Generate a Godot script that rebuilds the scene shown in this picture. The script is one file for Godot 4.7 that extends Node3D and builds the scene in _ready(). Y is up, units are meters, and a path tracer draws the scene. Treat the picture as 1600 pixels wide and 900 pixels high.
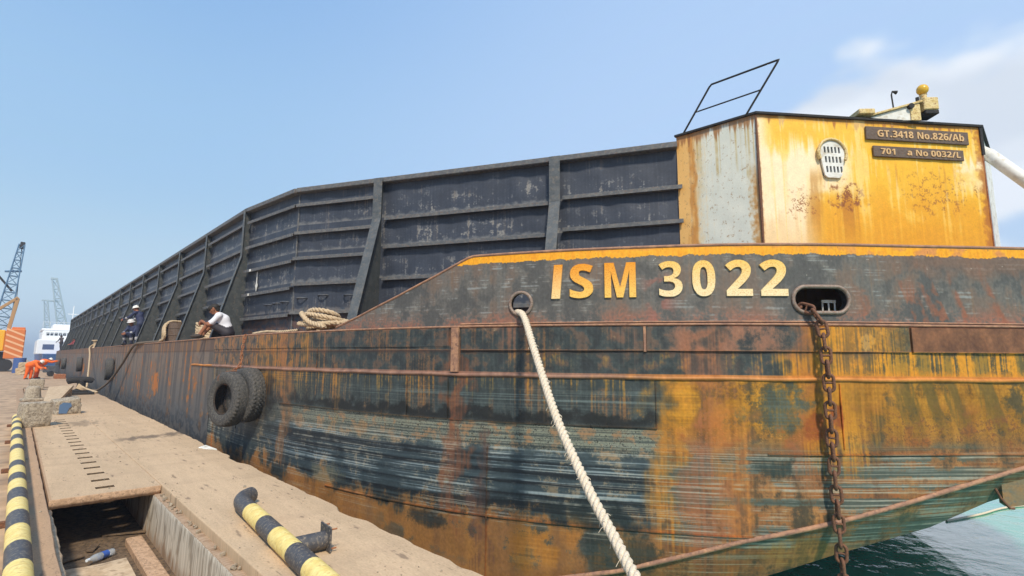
extends Node3D

# ------------------------------------------------------------------ helpers
var M := {}
var T := {}
var taken := {}

class MB:
	var v := PackedVector3Array()
	var n := PackedVector3Array()
	var uv := PackedVector2Array()
	var c := PackedColorArray()
	var tint := Color(1, 1, 1)
	func tri(a: Vector3, b: Vector3, d: Vector3, na: Vector3, nb: Vector3, nd: Vector3, ua := Vector2.ZERO, ub := Vector2.ZERO, ud := Vector2.ZERO) -> void:
		if (b - a).cross(d - a).dot(na + nb + nd) > 0.0:
			v.append(a); v.append(d); v.append(b)
			n.append(na); n.append(nd); n.append(nb)
			uv.append(ua); uv.append(ud); uv.append(ub)
		else:
			v.append(a); v.append(b); v.append(d)
			n.append(na); n.append(nb); n.append(nd)
			uv.append(ua); uv.append(ub); uv.append(ud)
		c.append(tint); c.append(tint); c.append(tint)
	func quad(a: Vector3, b: Vector3, d: Vector3, e: Vector3, nn: Vector3, ua := Vector2.ZERO, ub := Vector2.ZERO, ud := Vector2.ZERO, ue := Vector2.ZERO) -> void:
		tri(a, b, d, nn, nn, nn, ua, ub, ud)
		tri(a, d, e, nn, nn, nn, ua, ud, ue)
	func quad4(p: Array, nn: Array, u: Array) -> void:
		tri(p[0], p[1], p[2], nn[0], nn[1], nn[2], u[0], u[1], u[2])
		tri(p[0], p[2], p[3], nn[0], nn[2], nn[3], u[0], u[2], u[3])
	func flat(a: Vector3, b: Vector3, d: Vector3, e: Vector3, toward: Vector3) -> void:
		var nn := (b - a).cross(d - a).normalized()
		if nn.length() < 0.5:
			nn = (d - a).cross(e - a).normalized()
		if nn.dot(toward) < 0.0:
			nn = -nn
		quad(a, b, d, e, nn)
	# chamfered box
	func box(t: Transform3D, size: Vector3, bev := 0.0) -> void:
		var h := size * 0.5
		var q := minf(bev, minf(h.x, minf(h.y, h.z)) * 0.9)
		var P := {}
		for sx in [-1, 1]:
			for sy in [-1, 1]:
				for sz in [-1, 1]:
					for ax in 3:
						var p := Vector3(sx * (h.x - (0.0 if ax == 0 else q)), sy * (h.y - (0.0 if ax == 1 else q)), sz * (h.z - (0.0 if ax == 2 else q)))
						P[Vector4i(sx, sy, sz, ax)] = t * p
		var B := t.basis.orthonormalized()
		for s in [-1, 1]:
			quad(P[Vector4i(s, -1, -1, 0)], P[Vector4i(s, 1, -1, 0)], P[Vector4i(s, 1, 1, 0)], P[Vector4i(s, -1, 1, 0)], B * Vector3(s, 0, 0))
			quad(P[Vector4i(-1, s, -1, 1)], P[Vector4i(1, s, -1, 1)], P[Vector4i(1, s, 1, 1)], P[Vector4i(-1, s, 1, 1)], B * Vector3(0, s, 0))
			quad(P[Vector4i(-1, -1, s, 2)], P[Vector4i(1, -1, s, 2)], P[Vector4i(1, 1, s, 2)], P[Vector4i(-1, 1, s, 2)], B * Vector3(0, 0, s))
		if q <= 0.0:
			return
		for s in [-1, 1]:
			for r in [-1, 1]:
				quad(P[Vector4i(s, r, -1, 0)], P[Vector4i(s, r, 1, 0)], P[Vector4i(s, r, 1, 1)], P[Vector4i(s, r, -1, 1)], B * Vector3(s, r, 0).normalized())
				quad(P[Vector4i(s, -1, r, 0)], P[Vector4i(s, 1, r, 0)], P[Vector4i(s, 1, r, 2)], P[Vector4i(s, -1, r, 2)], B * Vector3(s, 0, r).normalized())
				quad(P[Vector4i(-1, s, r, 1)], P[Vector4i(1, s, r, 1)], P[Vector4i(1, s, r, 2)], P[Vector4i(-1, s, r, 2)], B * Vector3(0, s, r).normalized())
				for w in [-1, 1]:
					var nn: Vector3 = B * Vector3(s, r, w).normalized()
					tri(P[Vector4i(s, r, w, 0)], P[Vector4i(s, r, w, 1)], P[Vector4i(s, r, w, 2)], nn, nn, nn)
	func bar(a: Vector3, b: Vector3, w: float, d: float, up := Vector3.UP, bev := 0.0) -> void:
		var z := (b - a).normalized()
		var x := up.cross(z).normalized()
		var y := z.cross(x)
		box(Transform3D(Basis(x, y, z), (a + b) * 0.5), Vector3(w, d, (b - a).length()), bev)
	func tube(pts: PackedVector3Array, rad, sides := 8, caps := true, closed := false) -> void:
		var m := pts.size()
		var rings := []
		var nrm := []
		var up := Vector3.ZERO
		var lens := 0.0
		for i in m:
			var d: Vector3
			if closed:
				d = pts[(i + 1) % m] - pts[(i + m - 1) % m]
			else:
				d = pts[mini(i + 1, m - 1)] - pts[maxi(i - 1, 0)]
			d = d.normalized()
			if up == Vector3.ZERO:
				up = Vector3.UP if absf(d.y) < 0.9 else Vector3.RIGHT
			up = (up - d * up.dot(d)).normalized()
			var sd := d.cross(up)
			var r: float = rad[i] if rad is PackedFloat32Array or rad is Array else rad
			var R := PackedVector3Array()
			var N := PackedVector3Array()
			for k in sides:
				var an := TAU * k / sides
				var q := up * cos(an) + sd * sin(an)
				N.append(q)
				R.append(pts[i] + q * r)
			rings.append(R); nrm.append(N)
		var last := m if closed else m - 1
		for i in last:
			var j := (i + 1) % m
			var l2 := lens + pts[i].distance_to(pts[j])
			for k in sides:
				var k2 := (k + 1) % sides
				quad4([rings[i][k], rings[j][k], rings[j][k2], rings[i][k2]], [nrm[i][k], nrm[j][k], nrm[j][k2], nrm[i][k2]], [Vector2(float(k) / sides, lens), Vector2(float(k) / sides, l2), Vector2(float(k + 1) / sides, l2), Vector2(float(k + 1) / sides, lens)])
			lens = l2
		if caps and not closed:
			for e in [0, m - 1]:
				var d2: Vector3 = (pts[0] - pts[1]).normalized() if e == 0 else (pts[m - 1] - pts[m - 2]).normalized()
				for k in sides:
					tri(pts[e], rings[e][k], rings[e][(k + 1) % sides], d2, d2, d2)
	# profile: (radius, height) pairs turned round y
	func lathe(prof: PackedVector2Array, sides: int, t := Transform3D(), smooth := true) -> void:
		var m := prof.size()
		var pn := PackedVector2Array()
		for i in m:
			var a := prof[maxi(i - 1, 0)]
			var b := prof[mini(i + 1, m - 1)]
			var d := (b - a).normalized()
			pn.append(Vector2(d.y, -d.x))
		for i in m - 1:
			var fd := (prof[i + 1] - prof[i]).normalized()
			var fn := Vector2(fd.y, -fd.x)
			var n0 := pn[i] if smooth else fn
			var n1 := pn[i + 1] if smooth else fn
			for k in sides:
				var a0 := TAU * k / sides
				var a1 := TAU * (k + 1) / sides
				var c0 := Vector3(cos(a0), 0, sin(a0))
				var c1 := Vector3(cos(a1), 0, sin(a1))
				var y := Vector3.UP
				quad4([t * (c0 * prof[i].x + y * prof[i].y), t * (c0 * prof[i + 1].x + y * prof[i + 1].y), t * (c1 * prof[i + 1].x + y * prof[i + 1].y), t * (c1 * prof[i].x + y * prof[i].y)],
					[(t.basis * (c0 * n0.x + y * n0.y)).normalized(), (t.basis * (c0 * n1.x + y * n1.y)).normalized(), (t.basis * (c1 * n1.x + y * n1.y)).normalized(), (t.basis * (c1 * n0.x + y * n0.y)).normalized()],
					[Vector2(float(k) / sides, prof[i].y), Vector2(float(k) / sides, prof[i + 1].y), Vector2(float(k + 1) / sides, prof[i + 1].y), Vector2(float(k + 1) / sides, prof[i].y)])
	# flat polygon of points (in a plane), extruded by the vector ex
	func prism(poly: PackedVector3Array, ex: Vector3) -> void:
		var m := poly.size()
		var nn := Vector3.ZERO
		for i in m:
			nn += (poly[i] - poly[0]).cross(poly[(i + 1) % m] - poly[0])
		nn = nn.normalized()
		if nn.dot(ex) < 0.0:
			nn = -nn
		var ax := (poly[1] - poly[0]).normalized()
		var ay := nn.cross(ax)
		var p2 := PackedVector2Array()
		for p in poly:
			p2.append(Vector2((p - poly[0]).dot(ax), (p - poly[0]).dot(ay)))
		var ix := Geometry2D.triangulate_polygon(p2)
		for i in range(0, ix.size(), 3):
			tri(poly[ix[i]], poly[ix[i + 1]], poly[ix[i + 2]], -nn, -nn, -nn)
			tri(poly[ix[i]] + ex, poly[ix[i + 1]] + ex, poly[ix[i + 2]] + ex, nn, nn, nn)
		var cw := Geometry2D.is_polygon_clockwise(p2)
		for i in m:
			var a := poly[i]
			var b := poly[(i + 1) % m]
			var o := (b - a).cross(nn).normalized()
			if cw:
				o = -o
			quad(a, b, b + ex, a + ex, o)
	func mesh(at := Vector3.ZERO, colored := false) -> ArrayMesh:
		var q := v
		if at != Vector3.ZERO:
			q = PackedVector3Array()
			q.resize(v.size())
			for i in v.size():
				q[i] = v[i] - at
		var arr := []
		arr.resize(Mesh.ARRAY_MAX)
		arr[Mesh.ARRAY_VERTEX] = q
		arr[Mesh.ARRAY_NORMAL] = n
		arr[Mesh.ARRAY_TEX_UV] = uv
		if colored:
			arr[Mesh.ARRAY_COLOR] = c
		var am := ArrayMesh.new()
		am.add_surface_from_arrays(Mesh.PRIMITIVE_TRIANGLES, arr)
		return am

func numbered(called: String) -> String:
	if not taken.has(called):
		taken[called] = 0
		return called
	taken[called] += 1
	return "%s_%03d" % [called, taken[called]]

func thing(called: String, label: String, category: String, at := Vector3.ZERO, group := "") -> Node3D:
	var o := Node3D.new()
	o.name = numbered(called)
	add_child(o, true)
	o.position = at
	o.set_meta("label", label)
	o.set_meta("category", category)
	if group != "":
		o.set_meta("group", group)
	return o

func part(parent: Node3D, called: String, mb: MB, m: Material, colored := false) -> MeshInstance3D:
	var o := MeshInstance3D.new()
	o.name = called
	o.mesh = mb.mesh(parent.global_position, colored)
	o.material_override = m
	parent.add_child(o, true)
	return o

func shared(parent: Node3D, called: String, mesh: Mesh, m: Material, t: Transform3D) -> MeshInstance3D:
	var o := MeshInstance3D.new()
	o.name = called
	o.mesh = mesh
	o.material_override = m
	parent.add_child(o, true)
	o.transform = t
	return o

func copy(o: Node3D, label: String, at: Vector3, turn := 0.0) -> Node3D:
	var r: Node3D = o.duplicate()
	r.name = numbered(String(o.name))
	add_child(r, true)
	r.position = at
	r.rotation.y = turn
	r.set_meta("label", label)
	return r

func c8(r: float, g: float, b: float) -> Color:
	return Color(r / 255.0, g / 255.0, b / 255.0)

func lin(r: float, g: float, b: float) -> Color:
	return c8(r, g, b).srgb_to_linear()

func tex(im: Image) -> ImageTexture:
	return ImageTexture.create_from_image(im)

func noise(freq: float, sd: int, oct := 4, kind := FastNoiseLite.TYPE_SIMPLEX_SMOOTH) -> FastNoiseLite:
	var f := FastNoiseLite.new()
	f.noise_type = kind
	f.frequency = freq
	f.seed = sd
	f.fractal_type = FastNoiseLite.FRACTAL_FBM
	f.fractal_octaves = oct
	return f

# noise bytes of w x h, made at lw x lh and stretched
func field(w: int, h: int, freq: float, sd: int, oct := 4, lw := 0, lh := 0) -> PackedByteArray:
	var im := noise(freq, sd, oct).get_image(lw if lw > 0 else w, lh if lh > 0 else h, false, false, true)
	im.convert(Image.FORMAT_L8)
	if im.get_width() != w or im.get_height() != h:
		im.resize(w, h, Image.INTERPOLATE_CUBIC)
	return im.get_data()

func seamless(w: int, freq: float, sd: int, oct := 4) -> PackedByteArray:
	var im := noise(freq, sd, oct).get_seamless_image(w, w, false, false, 0.25, true)
	im.convert(Image.FORMAT_L8)
	return im.get_data()

# a tiling colour image: a over b by noise, with finer grain
func mottled(w: int, c0: Color, c1: Color, c2: Color, freq: float, sd: int, lo := 0.4, hi := 0.7, grain := 0.12) -> Image:
	var a := seamless(w, freq, sd, 5)
	var b := seamless(w, freq * 5.0, sd + 1, 3)
	var d := seamless(w, freq * 2.0, sd + 2, 4)
	var o := PackedByteArray()
	o.resize(w * w * 3)
	for i in w * w:
		var t := smoothstep(lo, hi, a[i] / 255.0)
		var u := smoothstep(0.62, 0.8, d[i] / 255.0)
		var g := 1.0 + grain * (b[i] / 127.5 - 1.0)
		var q := c0.lerp(c1, t).lerp(c2, u)
		o[i * 3] = int(clampf(q.r * g * 255.0, 0, 255))
		o[i * 3 + 1] = int(clampf(q.g * g * 255.0, 0, 255))
		o[i * 3 + 2] = int(clampf(q.b * g * 255.0, 0, 255))
	return Image.create_from_data(w, w, false, Image.FORMAT_RGB8, o)

func tri_mat(t: Texture2D, scale: float, rough := 0.8, world := true, metal := 0.0, relief: Texture2D = null, cm := 0.3) -> StandardMaterial3D:
	var m := StandardMaterial3D.new()
	m.albedo_texture = t
	m.uv1_triplanar = true
	m.uv1_world_triplanar = world
	m.uv1_scale = Vector3.ONE * scale
	m.roughness = rough
	m.metallic = metal
	if relief:
		m.heightmap_enabled = true
		m.heightmap_texture = relief
		m.heightmap_scale = cm
	return m

func plain(c: Color, rough := 0.7, metal := 0.0) -> StandardMaterial3D:
	var m := StandardMaterial3D.new()
	m.albedo_color = c
	m.roughness = rough
	m.metallic = metal
	return m

func uv_mat(t: Texture2D, rough := 0.7, nm: Texture2D = null, ns := 1.0) -> StandardMaterial3D:
	var m := StandardMaterial3D.new()
	m.albedo_texture = t
	m.roughness = rough
	if nm:
		m.normal_enabled = true
		m.normal_texture = nm
		m.normal_scale = ns
	return m

func vc_mat(rough := 0.8) -> StandardMaterial3D:
	var m := StandardMaterial3D.new()
	m.vertex_color_use_as_albedo = true
	m.roughness = rough
	return m

# ------------------------------------------------------------------ the hull's plan
const CX := 13.5                       # centre line of the barge
var hull_p := PackedVector2Array()     # (x, z) along the deck edge, every 0.05 m from s = 0
var SE := 18.0                         # s at the stem

func prepare_hull() -> void:
	var k := [Vector2(3.25, -15), Vector2(3.25, -11.2), Vector2(3.36, -9.34), Vector2(3.58, -7.88), Vector2(3.83, -6.68), Vector2(4.23, -5.39), Vector2(4.77, -4.28), Vector2(5.35, -3.36), Vector2(5.99, -2.49), Vector2(6.75, -1.71), Vector2(7.64, -0.95), Vector2(8.54, -0.18), Vector2(9.5, 0.6), Vector2(10.6, 1.25), Vector2(11.9, 1.64), Vector2(13.5, 1.78), Vector2(15.1, 1.64)]
	var fine := PackedVector2Array()
	for i in range(1, k.size() - 2):
		for j in 60:
			fine.append((k[i] as Vector2).cubic_interpolate(k[i + 1], k[i - 1], k[i + 2], j / 60.0))
	fine.append(k[k.size() - 2])
	hull_p.append(fine[0])
	var acc := 0.0
	for i in range(1, fine.size()):
		var seg := fine[i].distance_to(fine[i - 1])
		var at := 0.0
		while acc + seg - at >= 0.05:
			at += 0.05 - acc
			acc = 0.0
			hull_p.append(fine[i - 1].lerp(fine[i], at / seg))
		acc += seg - at
	# light smoothing of the tangents
	for pass_ in 30:
		var q := hull_p.duplicate()
		for i in range(1, hull_p.size() - 1):
			q[i] = (hull_p[i - 1] + hull_p[i] * 2.0 + hull_p[i + 1]) * 0.25
		hull_p = q
	SE = (hull_p.size() - 1) * 0.05

func hull_xz(s: float) -> Vector2:
	if s <= 0.0:
		return Vector2(3.25, -11.2 + s)
	var f := s / 0.05
	var i := mini(int(f), hull_p.size() - 2)
	return hull_p[i].lerp(hull_p[i + 1], f - i)

func hull_n(s: float) -> Vector3:
	var t := (hull_xz(s + 0.12) - hull_xz(s - 0.12)).normalized()
	return Vector3(-t.y, 0, t.x)

func hull(s: float, y: float, out := 0.0) -> Vector3:
	var p := hull_xz(s)
	return Vector3(p.x, y, p.y) + hull_n(s) * out

func table(xs: Array, ys: Array, x: float) -> float:
	if x <= xs[0]:
		return ys[0]
	for i in xs.size() - 1:
		if x <= xs[i + 1]:
			return lerpf(ys[i], ys[i + 1], (x - xs[i]) / (xs[i + 1] - xs[i]))
	return ys[ys.size() - 1]

func chine(s: float) -> float:
	return table([-8, 0, 4, 6, 7.92, 9.27, 10.25, 11.24, 12.28, 13, 18], [-2.9, -2.1, -1.55, -1.2, -0.79, -0.38, -0.17, 0.07, 0.34, 0.52, 0.9], s)

func lower(s: float) -> float:
	return table([-8, 0, 4, 6, 8, 9.3, 10.45, 11.58, 12.3, 13, 18], [-3.4, -2.8, -2.25, -1.8, -1.3, -0.9, -0.56, -0.29, -0.02, 0.15, 0.5], s)

# ------------------------------------------------------------------ painted surfaces
const HW := 2048
const HH := 560
const S0 := -2.0
const SL := 16.0
const Y0 := -1.4
const Y1 := 3.0

func hull_uv(s: float, y: float) -> Vector2:
	return Vector2((s - S0) / SL, (Y1 - y) / (Y1 - Y0))

func paint_hull() -> void:
	var A := field(HW, HH, 1.0 / 130.0, 11, 4)
	var B := field(HW, HH, 1.0 / 34.0, 12, 4)
	var C := field(HW, HH, 1.0 / 7.0, 13, 3)
	var DN := field(HW, HH, 1.0 / 2.6, 18, 2)
	var V := field(HW, HH, 1.0 / 6.0, 14, 3, HW, 10)
	var V2 := field(HW, HH, 1.0 / 30.0, 15, 3, HW, 8)
	var HS := field(HW, HH, 1.0 / 4.0, 16, 3, 14, HH)
	var HL := field(HW, HH, 1.0 / 2.2, 19, 2, 9, HH)
	var H2 := field(HW, HH, 1.0 / 16.0, 17, 3, 26, HH)
	var o := PackedByteArray()
	o.resize(HW * HH * 3)
	var ht := PackedByteArray()
	ht.resize(HW * HH)
	# rust columns: s, half width, top, bottom, r, g, b, strength
	var cols := [
		[5.85, 0.09, 2.0, -0.5, 128, 78, 52, 0.75], [6.2, 0.08, 0.75, -0.9, 96, 66, 56, 0.6], [2.05, 0.12, 2.0, -0.2, 160, 105, 62, 0.6], [1.2, 0.2, 1.95, 0.9, 190, 125, 45, 0.5],
		[2.6, 0.18, 2.0, 1.4, 196, 130, 45, 0.6], [1.7, 0.22, 2.0, 1.2, 192, 122, 40, 0.5], [3.6, 0.07, 1.38, 0.6, 176, 125, 60, 0.5], [4.6, 0.06, 1.36, 0.9, 168, 118, 62, 0.45], [7.05, 0.05, 1.36, 0.9, 140, 100, 66, 0.4],
		[8.98, 0.2, 2.02, -0.7, 158, 98, 66, 0.65], [8.55, 0.2, 1.36, -0.4, 196, 128, 40, 0.75], [9.22, 0.12, 1.1, -0.6, 190, 118, 50, 0.6], [10.05, 0.14, 2.15, 0.2, 150, 92, 58, 0.6],
		[10.4, 0.3, 2.12, 0.5, 204, 138, 32, 0.75], [9.95, 0.16, 1.7, 1.35, 208, 140, 30, 0.6], [8.05, 0.18, 2.0, 1.7, 150, 96, 70, 0.5], [-0.9, 0.12, 1.1, 0.3, 190, 110, 40, 0.0], [10.8, 0.2, 2.2, 1.0, 200, 130, 40, 0.5], [6.75, 0.16, 2.14, 1.75, 152, 98, 74, 0.6]]
	# patches: s, y, half width, half height, r, g, b, strength
	var patches := [
		[9.68, 1.03, 0.34, 0.26, 74, 86, 80, 0.9], [9.66, 0.43, 0.2, 0.17, 48, 60, 56, 0.95], [10.25, 0.9, 0.2, 0.14, 140, 68, 26, 0.85], [8.6, 1.08, 0.2, 0.26, 200, 138, 30, 0.8],
		[6.9, -0.62, 0.26, 0.26, 176, 118, 46, 0.75], [7.35, -0.42, 0.16, 0.2, 178, 118, 52, 0.7], [5.4, -0.48, 0.34, 0.12, 40, 44, 44, 0.85], [7.6, -0.2, 0.5, 0.2, 34, 44, 44, 0.7], [7.9, -0.62, 0.4, 0.22, 36, 48, 46, 0.75],
		[4.3, 0.62, 0.12, 0.09, 168, 128, 86, 0.7], [2.6, 0.55, 0.16, 0.1, 160, 120, 84, 0.6], [3.3, -0.15, 0.4, 0.14, 122, 118, 96, 0.7], [9.9, -0.55, 0.4, 0.2, 172, 124, 56, 0.6], [11.2, -0.2, 0.4, 0.1, 66, 82, 74, 0.6], [12.2, 0.1, 0.5, 0.14, 92, 104, 92, 0.6]]
	for j in HH:
		var y := Y1 - (j + 0.5) / HH * (Y1 - Y0)
		var live := []
		for c in cols:
			if y < c[2] + 0.05 and y > c[3] - 0.2:
				live.append(c)
		var livep := []
		for c in patches:
			if absf(y - c[1]) < c[3] * 1.6 + 0.15:
				livep.append(c)
		for i in HW:
			var k := j * HW + i
			var s := S0 + (i + 0.5) / HW * SL
			var a := A[k] / 255.0
			var bm := B[k] / 255.0
			var cf := C[k] / 255.0
			var d := DN[k] / 255.0
			var v := V[k] / 255.0
			var v2 := V2[k] / 255.0
			var hs := HS[k] / 255.0
			var h2 := H2[k] / 255.0
			var hl := HL[k] / 255.0
			var r: float
			var g: float
			var b: float
			var t: float
			var hgt := 0.5 + (cf - 0.5) * 0.14 + (bm - 0.5) * 0.3
			if y > 2.0:
				# grey bulwark
				var e := (v - 0.5) * 16.0 + (a - 0.5) * 22.0 + (bm - 0.5) * 10.0 + (cf - 0.5) * 8.0
				r = 101 + e; g = 99 + e; b = 94 + e * 0.95
				var e3 := (cf - 0.5) * 0.5 + (d - 0.5) * 0.5
				t = smoothstep(0.48, 0.66, a * 0.5 + v2 * 0.3 + bm * 0.2 + e3 * 0.12) * 0.5
				r += (116 - r) * t; g += (92 - g) * t; b += (76 - b) * t
				t = smoothstep(0.5, 0.34, a * 0.6 + bm * 0.4 + e3 * 0.15) * 0.5
				r += (70 - r) * t; g += (71 - g) * t; b += (71 - b) * t
				t = smoothstep(0.62, 0.74, bm * 0.6 + hs * 0.4 + e3 * 0.2) * 0.5
				r += (146 - r) * t; g += (146 - g) * t; b += (138 - b) * t
				t = smoothstep(0.62, 0.85, hs) * smoothstep(0.5, 0.7, bm) * 0.5
				r += (150 - r) * t; g += (160 - g) * t; b += (166 - b) * t
				t = smoothstep(0.6, 0.8, v) * smoothstep(0.45, 0.65, a) * 0.35
				r += (128 - r) * t; g += (98 - g) * t; b += (72 - b) * t
				t = smoothstep(2.3, 2.04, y + (bm - 0.5) * 0.25) * smoothstep(0.42, 0.66, a * 0.5 + bm * 0.3 + (cf - 0.5) * 0.3 + (d - 0.5) * 0.2 + 0.1) * 0.75
				r += (158 - r) * t; g += (98 - g) * t; b += (76 - b) * t
				var vk2 := V2[j * HW + clampi(i - int((3.0 - y) * 45.0), 0, HW - 1)] / 255.0
				t = smoothstep(10.55, 11.0, s) * smoothstep(0.5, 0.7, vk2 * 0.8 + v * 0.1 + cf * 0.1) * smoothstep(2.85, 2.2, y + (v - 0.5) * 0.6) * smoothstep(0.3, 0.5, bm) * 0.7
				r += (146 - r) * t; g += (86 - g) * t; b += (60 - b) * t
				t = smoothstep(10.9, 11.8, s) * smoothstep(2.5, 2.75, y + (bm - 0.5) * 0.3) * 0.6
				r += (120 - r) * t; g += (88 - g) * t; b += (70 - b) * t
				t = smoothstep(8.2, 8.45, s) * smoothstep(8.75, 8.5, s) * smoothstep(0.45, 0.6, bm) * smoothstep(2.7, 2.5, y) * 0.7
				r += (150 - r) * t; g += (92 - g) * t; b += (78 - b) * t
				# worn pale chips under the stripe
				if cf > 0.86 and bm > 0.56 and y > 2.55 and y < 2.85:
					r = 205; g = 200; b = 190
				# yellow band along the top
				if y > 2.845 + (bm - 0.5) * 0.05 + (v - 0.5) * 0.02 and s > 5.6:
					e = (v - 0.5) * 26.0 + (bm - 0.5) * 18.0
					r = 240 + e * 0.6; g = 166 + e; b = 24 + e * 0.5
					t = smoothstep(2.92, 2.96, y + (bm - 0.5) * 0.06) * 0.6 * smoothstep(6.2, 8.0, s)
					t = maxf(t, smoothstep(9.3, 11.5, s) * smoothstep(0.45, 0.7, bm) * 0.75)
					r += (205 - r) * t; g += (132 - g) * t; b += (88 - b) * t
					t = smoothstep(0.72, 0.8, cf) * smoothstep(0.5, 0.7, v) * 0.5
					r += (120 - r) * t; g += (80 - g) * t; b += (50 - b) * t
			else:
				var e1 := (cf - 0.5) * 0.7 + (d - 0.5) * 0.7
				var ys := y + (a - 0.5) * 0.16 + (bm - 0.5) * 0.1
				var sw := s + (a - 0.5) * 0.5 + (bm - 0.5) * 0.22
				var br := (hs - 0.5) * 22.0 + (h2 - 0.5) * 18.0
				if y > 0.9:
					br = (v - 0.5) * 20.0 + (hs - 0.5) * 8.0
				br += (bm - 0.5) * 22.0 + e1 * 9.0
				r = 57 + br; g = 66 + br * 1.04; b = 66 + br
				# left part: dull brown grey
				t = smoothstep(3.4, -0.5, s) * (0.35 + 0.5 * smoothstep(0.2, 0.7, a * 0.5 + v2 * 0.5)) * smoothstep(-0.2, 0.6, y)
				r += (116 + br - r) * t; g += (101 + br - g) * t; b += (88 + br - b) * t
				# general vertical rust, broken up
				t = smoothstep(0.5, 0.74, v2 * 0.5 + v * 0.35 + e1 * 0.2 + 0.08) * smoothstep(0.36, 0.6, a + e1 * 0.1) * 0.7 * smoothstep(0.2, 1.0, y)
				r += (142 - r) * t; g += (94 - g) * t; b += (56 - b) * t
				if y > 1.385:
					t = smoothstep(3.6, 2.0, s) * smoothstep(0.42, 0.64, v * 0.5 + bm * 0.3 + a * 0.2 + e1 * 0.15) * 0.8
					r += (190 - r) * t; g += (122 - g) * t; b += (44 - b) * t
					t = smoothstep(0.5, 0.72, bm + e1 * 0.2) * 0.5
					r += (122 - r) * t; g += (84 - g) * t; b += (62 - b) * t
					t = smoothstep(0.45, 0.25, bm + e1 * 0.2) * 0.5
					r += (42 - r) * t; g += (45 - g) * t; b += (48 - b) * t
					if y > 1.7:
						t = smoothstep(0.7, 0.78, bm * 0.7 + a * 0.3 + e1 * 0.1) * smoothstep(5.9, 6.2, s) * 0.8
						r += (172 - r) * t; g += (150 - g) * t; b += (114 - b) * t
						t = smoothstep(8.3, 8.9, sw) * smoothstep(10.3, 9.6, sw) * smoothstep(0.3, 0.6, bm * 0.5 + a * 0.5 + e1 * 0.2) * 0.85
						r += (152 - r) * t; g += (104 - g) * t; b += (80 - b) * t
						t = smoothstep(9.95, 10.3, sw + (v - 0.5) * 0.3) * smoothstep(11.4, 11.0, sw + (v - 0.5) * 0.5) * (0.3 + 0.65 * smoothstep(0.38, 0.6, v * 0.7 + bm * 0.3 + e1 * 0.2))
						r += (204 - r) * t; g += (138 - g) * t; b += (36 - b) * t
						t = smoothstep(11.32, 11.36, s) * 0.93
						r += (122 + 56 * (bm - 0.5) + e1 * 20 - r) * t; g += (79 + 40 * (bm - 0.5) + e1 * 14 - g) * t; b += (52 + 26 * (bm - 0.5) + e1 * 8 - b) * t
						t = smoothstep(1.985, 2.0, y + (bm - 0.5) * 0.03) * 0.6
						r += (176 - r) * t; g += (116 - g) * t; b += (80 - b) * t
						t = smoothstep(1.72, 1.705, y + e1 * 0.02) * 0.6
						r += (168 - r) * t; g += (112 - g) * t; b += (74 - b) * t
					else:
						t = smoothstep(0.46, 0.72, v * 0.75 + cf * 0.25) * clampf(1.0 - (1.7 - y) / (0.05 + 0.4 * v2 * bm * 1.6), 0.0, 1.0) * smoothstep(5.9, 7.0, s) * smoothstep(0.36, 0.66, bm * 0.6 + a * 0.4) * 0.75
						r += (200 - r) * t; g += (148 - g) * t; b += (44 - b) * t
						t = clampf(1.0 - (1.7 - y) / (0.03 + 0.09 * v * bm), 0.0, 1.0) * 0.75
						r += (58 - r) * t; g += (40 - g) * t; b += (32 - b) * t
						t = smoothstep(9.6, 10.1, sw + (v - 0.5) * 0.6) * (0.2 + 0.75 * smoothstep(0.36, 0.56, v * 0.6 + bm * 0.4 + e1 * 0.2)) * smoothstep(1.74, 1.5, y - smoothstep(10.8, 11.2, s) * 0.3 + e1 * 0.05)
						r += (216 - r) * t; g += (145 - g) * t; b += (30 - b) * t
						t = smoothstep(10.9, 11.3, sw) * smoothstep(0.5, 0.68, v2 + e1 * 0.1) * 0.6
						r += (112 - r) * t; g += (98 - g) * t; b += (48 - b) * t
						t = smoothstep(9.7, 9.95, sw) * smoothstep(1.5, 1.42, y + e1 * 0.12) * 0.8
						r += (214 - r) * t; g += (136 - g) * t; b += (28 - b) * t
				else:
					# light sheen band and drips under the rail
					t = smoothstep(0.2, 0.0, absf(y - 1.1 - (a - 0.5) * 0.16)) * smoothstep(0.42, 0.8, hs * 0.7 + h2 * 0.3) * 0.55 * smoothstep(2.5, 5.0, s)
					r += (132 - r) * t; g += (150 - g) * t; b += (148 - b) * t
					t = smoothstep(0.5, 0.74, v * 0.8 + cf * 0.2) * clampf(1.0 - (1.385 - y) / (0.03 + 0.7 * v2 * v2 * bm * 1.8), 0.0, 1.0) * 0.9
					r += (188 - r) * t; g += (132 - g) * t; b += (42 - b) * t
					t = smoothstep(4.2, 1.4, sw) * smoothstep(0.0, 0.5, s + 0.4) * smoothstep(0.85, 1.3, y) * smoothstep(0.42, 0.62, v * 0.4 + hs * 0.35 + bm * 0.25 + e1 * 0.15) * 0.75
					r += (180 - r) * t; g += (126 - g) * t; b += (46 - b) * t
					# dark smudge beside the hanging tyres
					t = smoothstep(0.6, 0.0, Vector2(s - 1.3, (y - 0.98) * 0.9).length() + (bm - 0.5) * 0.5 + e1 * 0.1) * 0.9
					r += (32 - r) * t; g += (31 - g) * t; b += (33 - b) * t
					# the ragged black line
					t = smoothstep(0.12, 0.02, absf(ys - 0.88) + (bm - 0.5) * 0.16 + e1 * 0.06) * smoothstep(1.0, 3.0, s) * smoothstep(8.5, 8.3, s) * 0.9
					r += (26 - r) * t; g += (29 - g) * t; b += (29 - b) * t
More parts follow.
